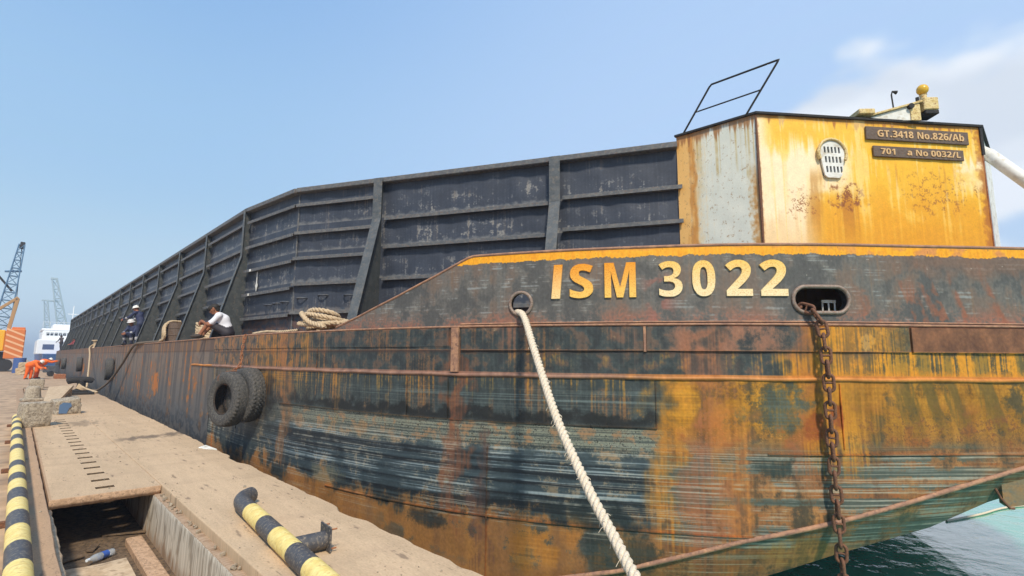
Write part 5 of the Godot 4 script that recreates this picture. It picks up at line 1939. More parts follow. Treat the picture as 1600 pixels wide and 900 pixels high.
func build_ropes() -> void:
	# white mooring line from the round hawse down past the quay edge
	var r := thing("mooring_rope", "thick white mooring rope running down from the round hawse hole", "rope", Vector3(2.9, 0, -1.5))
	var mb := MB.new()
	laid_rope(mb, PackedVector3Array([Vector3(4.85, 2.2, -5.0), Vector3(4.64, 2.19, -4.72), Vector3(4.48, 2.10, -4.45), Vector3(4.12, 1.66, -3.92), Vector3(3.72, 1.05, -3.26), Vector3(3.36, 0.59, -2.62), Vector3(3.17, 0.36, -2.25), Vector3(2.98, 0.2, -1.93), Vector3(2.62, 0.06, -1.35), Vector3(2.3, 0.06, -0.9)]), 0.043, 0.17, 6, 0.018)
	part(r, "strands", mb, M.rope)
	mb = MB.new()
	# frayed yarns
	var rg := RandomNumberGenerator.new()
	rg.seed = 5
	var base := cat([Vector3(4.48, 2.10, -4.45), Vector3(4.12, 1.66, -3.92), Vector3(3.72, 1.05, -3.26), Vector3(3.36, 0.59, -2.62), Vector3(3.0, 0.2, -1.95)], 10)
	for k in 90:
		var p := base[rg.randi() % base.size()]
		var q := Vector3(rg.randf() - 0.5, rg.randf() - 0.5, rg.randf() - 0.5).normalized()
		mb.tube(PackedVector3Array([p + q * 0.036, p + q * 0.05 + Vector3.DOWN * 0.01, p + q * (0.055 + 0.02 * rg.randf()) + Vector3.DOWN * 0.03]), 0.0025, 3, false)
	var fr := part(r, "frayed_yarn", mb, M.rope)
	fr.set_meta("kind", "stuff")
	# heap of pale rope on the deck where the bulwark begins
	var h := thing("rope_heap", "loose heap of thick pale rope on deck where the bulwark starts", "rope", Vector3(3.95, 2.02, -9.0))
	mb = MB.new()
	var o := Vector3(3.95, 2.08, -9.0)
	for k in 6:
		var loop := []
		var cx := rg.randf_range(-0.1, 0.1)
		var rr := rg.randf_range(0.3, 0.46)
		var tilt := rg.randf_range(-0.2, 0.2)
		for i in 14:
			var an := TAU * i / 11.0 + k * 0.7
			loop.append(o + Vector3(cx + rr * cos(an) * 0.7, 0.03 + k * 0.046 + sin(an + k) * 0.06 + tilt * rr * cos(an) * 0.35, rr * sin(an) * 1.15))
		laid_rope(mb, PackedVector3Array(loop), 0.048, 0.24, 5, 0.05)
	laid_rope(mb, PackedVector3Array([o + Vector3(-0.3, 0.3, -0.3), o + Vector3(-0.4, 0.22, 0.05), o + Vector3(-0.38, 0.1, 0.3), o + Vector3(-0.3, 0.02, 0.7)]), 0.048, 0.24, 5, 0.05)
	laid_rope(mb, PackedVector3Array([o + Vector3(-0.3, 0.0, -0.4), o + Vector3(-0.42, -0.02, -0.9), o + Vector3(-0.48, 0.0, -1.5), o + Vector3(-0.5, -0.02, -2.2)]), 0.03, 0.18, 5, 0.05)
	part(h, "coils", mb, M.old_rope)
	# heap at the seated man's feet
	h = thing("rope_heap", "tangled pale rope lying on deck edge at the seated man's feet", "rope", Vector3(3.5, 2.02, -15.2))
	mb = MB.new()
	o = Vector3(3.5, 2.06, -15.2)
	for k in 8:
		var loop := []
		for i in 12:
			var an := TAU * i / 9.5 + k * 1.3
			loop.append(o + Vector3(0.16 * cos(an), 0.02 + k * 0.045 + 0.05 * sin(an * 2.0 + k), (0.7 - k * 0.05) * sin(an) + 0.1 - 0.03 * k))
		laid_rope(mb, PackedVector3Array(loop), 0.042, 0.2, 5, 0.06)
	part(h, "coils", mb, M.old_rope)
	# dark hose-like line from the deck down to the quay
	h = thing("mooring_line", "dark sagging mooring line from deck edge down to quay edge ropes", "rope", Vector3(2.7, 0, -28.5))
	mb = MB.new()
	mb.tube(cat([Vector3(3.5, 2.06, -19.6), Vector3(3.24, 2.05, -22.4), Vector3(3.16, 1.95, -23.9), Vector3(3.05, 1.25, -25.4), Vector3(2.9, 0.55, -27.0), Vector3(2.72, 0.2, -28.0), Vector3(2.62, 0.09, -28.8), Vector3(2.48, 0.06, -29.9)], 6), 0.045, 7)
	part(h, "line", mb, M.dark_rope)
	h = thing("mooring_line", "taut pale mooring line rising from the quay bollard to the deck", "rope", Vector3(2.5, 0, -31.0))
	mb = MB.new()
	laid_rope(mb, PackedVector3Array([Vector3(2.3, 0.2, -30.3), Vector3(2.52, 0.12, -31.2), Vector3(2.72, 0.7, -33.6), Vector3(3.05, 1.6, -38.0), Vector3(3.2, 2.06, -40.4), Vector3(3.5, 2.3, -41.0)]), 0.05, 0.3, 5, 0.08)
	part(h, "strands", mb, M.old_rope)
	h = thing("rope_heap", "pale rope turns lying on the quay edge beside the bollard", "rope", Vector3(2.45, 0, -29.4))
	mb = MB.new()
	for k in 4:
		laid_rope(mb, PackedVector3Array([Vector3(2.1 + 0.02 * k, 0.15 + 0.05 * k, -30.2), Vector3(2.3, 0.09 + 0.03 * k, -29.7 + 0.06 * k), Vector3(2.55, 0.07, -29.0 + 0.1 * k), Vector3(2.62, 0.05, -28.4 + 0.15 * k), Vector3(2.4, 0.05, -29.2 - 0.1 * k)]), 0.045, 0.2, 5, 0.06)
	part(h, "coils", mb, M.old_rope)
	# thin floating line beyond the bow
	h = thing("floating_line", "thin pale line lying on the water beyond the stem", "rope", Vector3(20, -2.6, -1.8))
	mb = MB.new()
	mb.tube(cat([Vector3(18.2, -2.58, -2.3), Vector3(19.6, -2.57, -1.75), Vector3(21.5, -2.57, -1.1), Vector3(24, -2.57, 0.6), Vector3(28, -2.57, 3.0)], 6), 0.03, 6)
	part(h, "line", mb, M.rope)

func build_chain() -> void:
	var c := thing("anchor_chain", "rusty stud-link anchor chain hanging from the oval hawse", "chain", hull(10.2, 2.1, 0.1))
	var lm := link_mesh(0.222, 0.13, 0.036, true)
	var top := hull(10.2, 2.13, 0.06)
	var n := hull_n(10.2)
	var path := [hull(10.02, 2.19, -0.35), hull(10.07, 2.21, -0.12), hull(10.13, 2.2, 0.0), hull(10.2, 2.1, 0.085), hull(10.23, 1.95, 0.12), hull(10.24, 1.7, 0.13), hull(10.245, 1.35, 0.14), hull(10.25, 0.8, 0.11), hull(10.26, 0.2, 0.1), hull(10.27, -1.0, 0.1), hull(10.28, -2.75, 0.1)]
	var cv := Curve3D.new()
	for p in cat(path, 8):
		cv.add_point(p)
	var L := cv.get_baked_length()
	var pitch := 0.15
	var cnt := int(L / pitch)
	for k in cnt:
		var p := cv.sample_baked(pitch * (k + 0.5))
		var d := (cv.sample_baked(minf(L, pitch * (k + 0.5) + 0.08)) - cv.sample_baked(maxf(0.0, pitch * (k + 0.5) - 0.08))).normalized()
		# even links lie flat to the hull, odd ones stand on edge; both lean a little
		var z := (n - d * n.dot(d)).normalized()
		var x := d.cross(z)
		var b := Basis(x, d, z) * Basis(Vector3.UP, (PI / 2 if k % 2 == 1 else 0.0) + 0.45 + 0.16 * sin(k * 1.7)) * Basis(Vector3.FORWARD, 0.05 * sin(k * 2.3))
		shared(c, "link", lm, M.rust_dark, Transform3D(b, p - c.position))

# ------------------------------------------------------------------ things on the quay
func build_pipes() -> void:
	var t := thing("pipe_rail", "long yellow and black striped pipe rail running along the quay", "pipe rail", Vector3(0.16, 0, -9))
	var bounds := [0.6, -0.4, -0.9, -1.43, -1.95, -2.48, -3.0, -3.5, -4.0, -4.5, -5.03, -5.54, -6.08, -6.62, -7.18, -7.71, -8.25, -8.68, -9.23, -9.68, -10.86, -11.4, -12.16, -12.8, -13.54, -14.1, -14.87, -15.42, -16.02, -16.5, -17.0]
	for i in bounds.size() - 1:
		var mb := MB.new()
		mb.tube(PackedVector3Array([Vector3(0.158, 0.135, bounds[i]), Vector3(0.158, 0.135, bounds[i + 1])]), 0.078, 20, i == 0 or i == bounds.size() - 2)
		part(t, "band", mb, M.black_paint if i % 2 == 0 else M.yellow)
	for z in [-3.5, -6.9, -10.0, -13.2, -16.2]:
		var mb := MB.new()
		mb.box(Transform3D(Basis(), Vector3(0.13, 0.03, z)), Vector3(0.24, 0.06, 0.05), 0.008)
		part(t, "saddle", mb, M.rust_dark)
	# loose piece with an elbow and a flanged branch
	t = thing("striped_pipe", "loose black and yellow pipe with elbow and flanged branch by the drain", "pipe", Vector3(1.78, 0, -4.8))
	var A := Vector3(1.855, 0.085, -6.02)
	var B := Vector3(1.60, 0.085, -2.6)
	var d := (B - A).normalized()
	var at := func(z: float) -> Vector3: return A + d * ((z - A.z) / d.z)
	var zz := [-5.88, -5.57, -5.08, -4.68, -4.2, -3.82, -3.4, -3.0, -2.6]
	var mb2 := MB.new()
	var side := Vector3(0.86, 0, -0.5).normalized()
	var el := PackedVector3Array([at.call(-5.57)])
	for k in 9:
		var f := k / 8.0
		var a1: Vector3 = at.call(-5.86)
		var a2: Vector3 = at.call(-6.16)
		var a3: Vector3 = a2 + side * 0.19
		el.append(a1.lerp(a2, f).lerp(a2.lerp(a3, f), f))
	mb2.tube(el, 0.083, 20, true)
	part(t, "elbow", mb2, M.black_paint)
	for i in range(1, zz.size() - 1):
		mb2 = MB.new()
		mb2.tube(PackedVector3Array([at.call(zz[i]), at.call(zz[i + 1])]), 0.083, 20, i == zz.size() - 2)
		part(t, "band", mb2, M.yellow if i % 2 == 1 else M.black_paint)
	mb2 = MB.new()
	var c0: Vector3 = at.call(-4.36)
	var bd := Vector3(0.99, 0, 0.05).normalized()
	mb2.tube(PackedVector3Array([c0, c0 + bd * 0.29]), 0.07, 18, true)
	part(t, "branch", mb2, M.black_paint)
	mb2 = MB.new()
	mb2.box(Transform3D(Basis(bd, Vector3.UP, bd.cross(Vector3.UP)), c0 + bd * 0.295 + Vector3.UP * 0.02), Vector3(0.014, 0.2, 0.22), 0.003)
	var fl := part(t, "flange_plate", mb2, M.black_paint)
	for q in [[0.075, 0.08], [-0.075, 0.08], [0.075, -0.08], [-0.075, -0.08]]:
		mb2 = MB.new()
		var p: Vector3 = c0 + bd * 0.295 + Vector3.UP * (0.02 + q[0]) + bd.cross(Vector3.UP) * q[1]
		mb2.tube(PackedVector3Array([p, p + bd * 0.06]), 0.007, 6)
		part(fl, "bolt", mb2, M.rust)

func rough_block(mb: MB, t: Transform3D, size: Vector3, sd: int, amp := 0.03) -> void:
	# a worn block: box faces as grids pushed about by noise
	var f := noise(2.2, sd, 4)
	for ax in 3:
		for sg in [-1, 1]:
			var P := []
			var U := []
			var m := 9
			for i in m:
				var row := PackedVector3Array()
				var ru := PackedVector2Array()
				for j in m:
					var q := Vector3.ZERO
					q[ax] = sg
					q[(ax + 1) % 3] = -1.0 + 2.0 * i / (m - 1)
					q[(ax + 2) % 3] = -1.0 + 2.0 * j / (m - 1)
					var rr := q / maxf(1.0, (Vector3(pow(absf(q.x), 9.0), pow(absf(q.y), 9.0), pow(absf(q.z), 9.0)).length()) ** 0.14)
					var p := rr * size * 0.5
					p *= 1.0 + amp / size.length() * 4.0 * f.get_noise_3dv(p * 3.0 + Vector3.ONE * sd)
					row.append(t * p); ru.append(Vector2.ZERO)
				P.append(row); U.append(ru)
			var c := t.origin
			sheet(mb, P, U, func(p): return p - c)

func build_quay_things() -> void:
	var up := Vector3.UP
	var gr := "concrete blocks standing along the drain"
	var stained := tri_mat(tex(mottled(256, c8(182, 170, 150), c8(142, 130, 114), c8(96, 86, 76), 1.0 / 22.0, 801, 0.35, 0.75, 0.15)), 0.9, 0.92, true, 0.0, T.rough, 1.5)
	var t := thing("concrete_block", "squat worn concrete block at the far end of the striped pipe rail", "concrete block", Vector3(0.44, 0, -16.0), gr)
	var mb := MB.new()
	rough_block(mb, Transform3D(Basis.from_euler(Vector3(0, 0.25, 0)), Vector3(0.44, 0.26, -16.05)), Vector3(0.5, 0.54, 0.5), 3)
	part(t, "block", mb, stained)
	t = thing("concrete_block", "tilted concrete block with a worn blue painted face", "concrete block", Vector3(1.14, 0, -18.8), gr)
	mb = MB.new()
	var b2 := Transform3D(Basis.from_euler(Vector3(0.1, 0.2, 0.12)), Vector3(1.14, 0.2, -18.9))
	rough_block(mb, b2, Vector3(0.56, 0.42, 0.46), 7)
	part(t, "block", mb, stained)
	mb = MB.new()
	var ptc := PackedVector3Array()
	for q in [[-0.22, -0.12], [-0.05, -0.15], [0.0, -0.02], [0.06, 0.03], [0.04, 0.12], [-0.12, 0.16], [-0.2, 0.1]]:
		ptc.append(b2 * Vector3(q[0], q[1], 0.236))
	mb.prism(ptc, b2.basis.z * 0.006)
	part(t, "blue_paint", mb, plain(c8(92, 122, 160), 0.8))
	t = thing("concrete_block", "round-shouldered concrete block third along the drain", "concrete block", Vector3(0.58, 0, -24.8), gr)
	mb = MB.new()
	mb.lathe(PackedVector2Array([Vector2(0.24, 0), Vector2(0.26, 0.05), Vector2(0.22, 0.2), Vector2(0.2, 0.42), Vector2(0.16, 0.5), Vector2(0.001, 0.52)]), 16, Transform3D(Basis(), Vector3(0.56, 0, -24.8)))
	mb.box(Transform3D(Basis.from_euler(Vector3(0, 0.2, 0)), Vector3(0.58, 0.05, -24.7)), Vector3(0.62, 0.1, 0.5), 0.02)
	part(t, "block", mb, stained)
	t = thing("concrete_block", "farthest grey concrete block, just before the orange workers", "concrete block", Vector3(0.8, 0, -32.5), gr)
	mb = MB.new()
	rough_block(mb, Transform3D(Basis(), Vector3(0.82, 0.24, -32.5)), Vector3(0.5, 0.5, 0.5), 12)
	part(t, "block", mb, stained)
	# lifted cover slab leaning over an open pit
	t = thing("tilted_slab", "long concrete cover slab lying tilted on the quay", "slab", Vector3(1.1, 0, -23.5))
	mb = MB.new()
	mb.prism(PackedVector3Array([Vector3(0.7, 0.004, -20.9), Vector3(0.95, 0.004, -20.6), Vector3(1.75, 0.34, -26.6), Vector3(1.05, 0.26, -27.2)]), Vector3(0, 0.1, 0))
	mb.prism(PackedVector3Array([Vector3(1.72, 0.004, -26.5), Vector3(1.6, 0.004, -26.6), Vector3(1.6, 0.3, -26.6), Vector3(1.72, 0.32, -26.5)]), Vector3(-0.4, 0, -0.4))
	part(t, "slab", mb, M.pale_concrete)
	t = thing("pit_frame", "dark steel frame of an open pit beside the tilted slab", "frame", Vector3(2.1, 0, -28.5))
	mb = MB.new()
	mb.box(Transform3D(Basis(), Vector3(2.06, 0.05, -29.0)), Vector3(0.85, 0.1, 0.12), 0.01)
	mb.box(Transform3D(Basis(), Vector3(2.06, 0.05, -27.4)), Vector3(0.85, 0.1, 0.12), 0.01)
	mb.box(Transform3D(Basis(), Vector3(1.7, 0.04, -28.2)), Vector3(0.1, 0.08, 1.5), 0.01)
	mb.box(Transform3D(Basis(), Vector3(2.44, 0.04, -28.2)), Vector3(0.1, 0.08, 1.5), 0.01)
	mb.box(Transform3D(Basis(), Vector3(2.06, 0.012, -28.2)), Vector3(0.66, 0.024, 1.5))
	part(t, "frame", mb, M.dark)
	# bollard
	t = thing("bollard", "black T-headed mooring bollard on the quay edge with ropes", "bollard", Vector3(2.25, 0, -30.3))
	mb = MB.new()
	mb.lathe(PackedVector2Array([Vector2(0.3, 0), Vector2(0.3, 0.05), Vector2(0.18, 0.1), Vector2(0.15, 0.3), Vector2(0.16, 0.42), Vector2(0.19, 0.5), Vector2(0.001, 0.52)]), 18, Transform3D(Basis(), t.position))
	part(t, "stem", mb, M.dark)
	mb = MB.new()
	mb.tube(PackedVector3Array([t.position + Vector3(-0.5, 0.42, -0.1), t.position + Vector3(-0.46, 0.44, -0.1), t.position + Vector3(-0.3, 0.5, 0), t.position + Vector3(0.2, 0.5, 0.05), t.position + Vector3(0.38, 0.46, 0.05), t.position + Vector3(0.42, 0.44, 0.05)]), PackedFloat32Array([0.08, 0.14, 0.15, 0.14, 0.12, 0.06]), 12)
	part(t, "head", mb, M.dark)
	# drawn water bottle and scraps in the drain
	t = thing("plastic_bottle", "crumpled clear plastic water bottle with blue label in the drain", "bottle", Vector3(1.16, -0.56, -7.5))
	var q := Transform3D(Basis.from_euler(Vector3(0, 0.75, 0)) * Basis(Vector3.FORWARD, -PI / 2 + 0.08), Vector3(1.0, -0.56, -7.42))
	mb = MB.new()
	mb.lathe(PackedVector2Array([Vector2(0.001, 0), Vector2(0.034, 0.004), Vector2(0.038, 0.03), Vector2(0.036, 0.06), Vector2(0.038, 0.1), Vector2(0.035, 0.13), Vector2(0.038, 0.2), Vector2(0.036, 0.25), Vector2(0.02, 0.3), Vector2(0.014, 0.32)]), 18, q)
	var clear := plain(Color(0.86, 0.9, 0.92, 0.35), 0.15)
	clear.transparency = BaseMaterial3D.TRANSPARENCY_ALPHA
	part(t, "body", mb, clear)
	mb = MB.new()
	mb.lathe(PackedVector2Array([Vector2(0.0385, 0.09), Vector2(0.037, 0.12), Vector2(0.0385, 0.17)]), 18, q)
	part(t, "label_band", mb, plain(c8(58, 96, 176), 0.5))
	mb = MB.new()
	mb.lathe(PackedVector2Array([Vector2(0.001, 0.345), Vector2(0.016, 0.345), Vector2(0.016, 0.315)]), 12, q, false)
	part(t, "cap", mb, plain(c8(210, 220, 230), 0.5))
	var scr := [[0.62, -7.5, 0.3, "bent scrap of board lying in the drain by its left wall", 0.26, 0.1], [0.85, -7.75, 1.2, "small dark scrap of board beneath the cover slab", 0.2, 0.07], [1.2, -8.1, -0.5, "long stick of wood deep under the cover slab", 0.5, 0.035]]
	for s in scr:
		t = thing("wood_scrap", s[3], "wood scrap", Vector3(s[0], -0.59, s[1]))
		mb = MB.new()
		mb.box(Transform3D(Basis.from_euler(Vector3(0.1, s[2], 0.05)), Vector3(s[0], -0.575, s[1])), Vector3(s[4], 0.016, s[5]), 0.003)
		part(t, "board", mb, M.dirt)
	# mooring bitt on the deck, wound with rope
	t = thing("oil_drum", "battered grey drum on deck with pale rope looped over it", "drum", Vector3(3.62, 2.02, -19.2))
	mb = MB.new()
	mb.lathe(PackedVector2Array([Vector2(0.3, 0), Vector2(0.31, 0.02), Vector2(0.3, 0.04), Vector2(0.3, 0.2), Vector2(0.315, 0.215), Vector2(0.3, 0.23), Vector2(0.3, 0.42), Vector2(0.315, 0.435), Vector2(0.3, 0.45), Vector2(0.3, 0.6), Vector2(0.31, 0.63), Vector2(0.28, 0.62), Vector2(0.001, 0.615)]), 22, Transform3D(Basis(), t.position), false)
	part(t, "shell", mb, M.plate)
	t = thing("rope_coil", "pale rope hanging in turns over the grey drum on deck", "rope", Vector3(3.4, 2.3, -19.2))
	mb = MB.new()
	for k in 4:
		laid_rope(mb, PackedVector3Array([Vector3(3.7, 2.68, -19.3 + 0.05 * k), Vector3(3.42, 2.67, -19.3 + 0.07 * k), Vector3(3.27, 2.5, -19.25 + 0.09 * k), Vector3(3.25, 2.28 - 0.04 * k, -19.15 + 0.1 * k), Vector3(3.28, 2.08, -19.3 - 0.1 * k), Vector3(3.4, 2.06, -20.2 - 0.1 * k)]), 0.04, 0.2, 5, 0.06)
	part(t, "turns", mb, M.old_rope)
	t = thing("deck_roller", "small rusty roller fairlead on the deck edge above the taut line", "fairlead", Vector3(3.5, 2.02, -40.8))
	mb = MB.new()
	mb.lathe(PackedVector2Array([Vector2(0.2, 0), Vector2(0.2, 0.05), Vector2(0.12, 0.1), Vector2(0.12, 0.4), Vector2(0.22, 0.45), Vector2(0.22, 0.5), Vector2(0.001, 0.52)]), 14, Transform3D(Basis(), t.position))
	part(t, "roller", mb, M.old_rope)

# ------------------------------------------------------------------ people
# bones: [a, b, radius a, radius b, colour, blend]
func skin_over(mb: MB, bones: Array, h: float) -> void:
	var lo := Vector3.INF
	var hi := -Vector3.INF
	for b in bones:
		for e in 2:
			var p: Vector3 = b[e]
			var r: float = b[2 + e] + 0.06
			lo = lo.min(p - Vector3.ONE * r); hi = hi.max(p + Vector3.ONE * r)
	var dim := Vector3i(((hi - lo) / h).ceil()) + Vector3i.ONE * 2
	var sy := dim.x
	var sz := dim.x * dim.y
	var F := PackedFloat32Array()
	F.resize(dim.x * dim.y * dim.z)
	F.fill(1.0)
	var D := F.duplicate()
	var K := PackedInt32Array()
	K.resize(F.size())
	for bi in bones.size():
		var b: Array = bones[bi]
		var a: Vector3 = b[0]
		var ab: Vector3 = b[1] - a
		var l2 := maxf(ab.length_squared(), 1e-8)
		var ra: float = b[2]
		var rb: float = b[3]
		var k: float = b[5]
		var R := maxf(ra, rb) + k + h * 2.5
		var c0 := Vector3i(((a.min(b[1]) - Vector3.ONE * R - lo) / h).floor()).max(Vector3i.ZERO)
		var c1 := Vector3i(((a.max(b[1]) + Vector3.ONE * R - lo) / h).ceil()).min(dim - Vector3i.ONE)
		for z in range(c0.z, c1.z + 1):
			for y in range(c0.y, c1.y + 1):
				var base := z * sz + y * sy
				for x in range(c0.x, c1.x + 1):
					var p := lo + Vector3(x, y, z) * h - a
					var t := clampf(p.dot(ab) / l2, 0.0, 1.0)
					var d := (p - ab * t).length() - lerpf(ra, rb, t)
					var q := base + x
					if d < D[q]:
						D[q] = d
						K[q] = bi
					var f := F[q]
					var hh := maxf(k - absf(f - d), 0.0) / k
					F[q] = minf(f, d) - hh * hh * k * 0.25
	var idx := {}
	var off := [0, 1, sy, sy + 1, sz, sz + 1, sz + sy, sz + sy + 1]
	var VP := PackedVector3Array()
	var VN := PackedVector3Array()
	var VC := PackedColorArray()
	var edges := [[0, 1], [2, 3], [4, 5], [6, 7], [0, 2], [1, 3], [4, 6], [5, 7], [0, 4], [1, 5], [2, 6], [3, 7]]
	for z in range(1, dim.z - 2):
		for y in range(1, dim.y - 2):
			var base := z * sz + y * sy
			for x in range(1, dim.x - 2):
				var q := base + x
				var neg := 0
				for e in off:
					if F[q + e] < 0.0:
						neg += 1
				if neg == 0 or neg == 8:
					continue
				var s := Vector3.ZERO
				var m := 0
				for e in edges:
					var fa := F[q + off[e[0]]]
					var fb := F[q + off[e[1]]]
					if (fa < 0.0) != (fb < 0.0):
						var t := fa / (fa - fb)
						var pa := Vector3(e[0] & 1, (e[0] >> 1) & 1, e[0] >> 2)
						var pb := Vector3(e[1] & 1, (e[1] >> 1) & 1, e[1] >> 2)
						s += pa.lerp(pb, t)
						m += 1
				idx[q] = VP.size()
				VP.append(lo + (Vector3(x, y, z) + s / m) * h)
				var g := Vector3(F[q + 1] + F[q + 1 + sy] + F[q + 1 + sz] + F[q + 1 + sy + sz] - F[q] - F[q + sy] - F[q + sz] - F[q + sy + sz], F[q + sy] + F[q + sy + 1] + F[q + sy + sz] + F[q + sy + sz + 1] - F[q] - F[q + 1] - F[q + sz] - F[q + 1 + sz], F[q + sz] + F[q + sz + 1] + F[q + sz + sy] + F[q + sz + sy + 1] - F[q] - F[q + 1] - F[q + sy] - F[q + 1 + sy])
				VN.append(g.normalized())
				var best := q
				for e in off:
					if D[q + e] < D[best]:
						best = q + e
				VC.append(bones[K[best]][4])
	for q in idx:
		var f0 := F[q]
		for ax in 3:
			var st: int = [1, sy, sz][ax]
			var u: int = [sy, sz, 1][ax]
			var w: int = [sz, 1, sy][ax]
			if (f0 < 0.0) == (F[q + st] < 0.0):
				continue
			if not (idx.has(q - u) and idx.has(q - w) and idx.has(q - u - w)):
				continue
			var ids := [idx[q], idx[q - u], idx[q - u - w], idx[q - w]]
			for tr in [[0, 1, 2], [0, 2, 3]]:
				var i0: int = ids[tr[0]]
				var i1: int = ids[tr[1]]
				var i2: int = ids[tr[2]]
				var s := mb.c.size()
				mb.tri(VP[i0], VP[i1], VP[i2], VN[i0], VN[i1], VN[i2])
				var fl := mb.v[s + 1] != VP[i1]
				mb.c[s] = VC[i0]
				mb.c[s + 1] = VC[i2] if fl else VC[i1]
				mb.c[s + 2] = VC[i1] if fl else VC[i2]

func hand_bones(w: Vector3, d: Vector3, pn: Vector3, skin: Color, curl := 0.5, side := 1.0) -> Array:
	# w wrist, d towards the fingers, pn out of the palm
	var out := []
	d = d.normalized()
	pn = (pn - d * pn.dot(d)).normalized()
	var s := d.cross(pn) * side
	out.append([w - d * 0.03, w + d * 0.01, 0.026, 0.026, skin, 0.015])
	for k in 4:
		var o := (k - 1.5) * 0.021
		var base := w + d * 0.095 + s * o
		out.append([w + d * 0.02 + s * o * 0.6, base, 0.017, 0.014, skin, 0.012])
		var len_: float = [0.036, 0.043, 0.04, 0.031][k]
		var q := base
		var ang := curl * 0.4
		for j in 3:
			var dd := d * cos(ang) + pn * sin(ang) + s * o * 0.6
			var e: Vector3 = q + dd.normalized() * len_ * [1.0, 0.75, 0.6][j]
			out.append([q, e, 0.0098 - 0.001 * j, 0.009 - 0.001 * j, skin, 0.004])
			q = e
			ang += curl * (0.8 + 0.06 * k)
	var tb := w + d * 0.028 - s * 0.028
	var tm := tb + (d * 0.6 - s * 0.65 + pn * 0.35).normalized() * 0.042
	out.append([w + d * 0.02 - s * 0.012, tb, 0.017, 0.014, skin, 0.01])
	out.append([tb, tm, 0.0125, 0.011, skin, 0.006])
	out.append([tm, tm + (d * 0.85 - s * 0.2 + pn * 0.4).normalized() * 0.03, 0.011, 0.009, skin, 0.004])
	return out

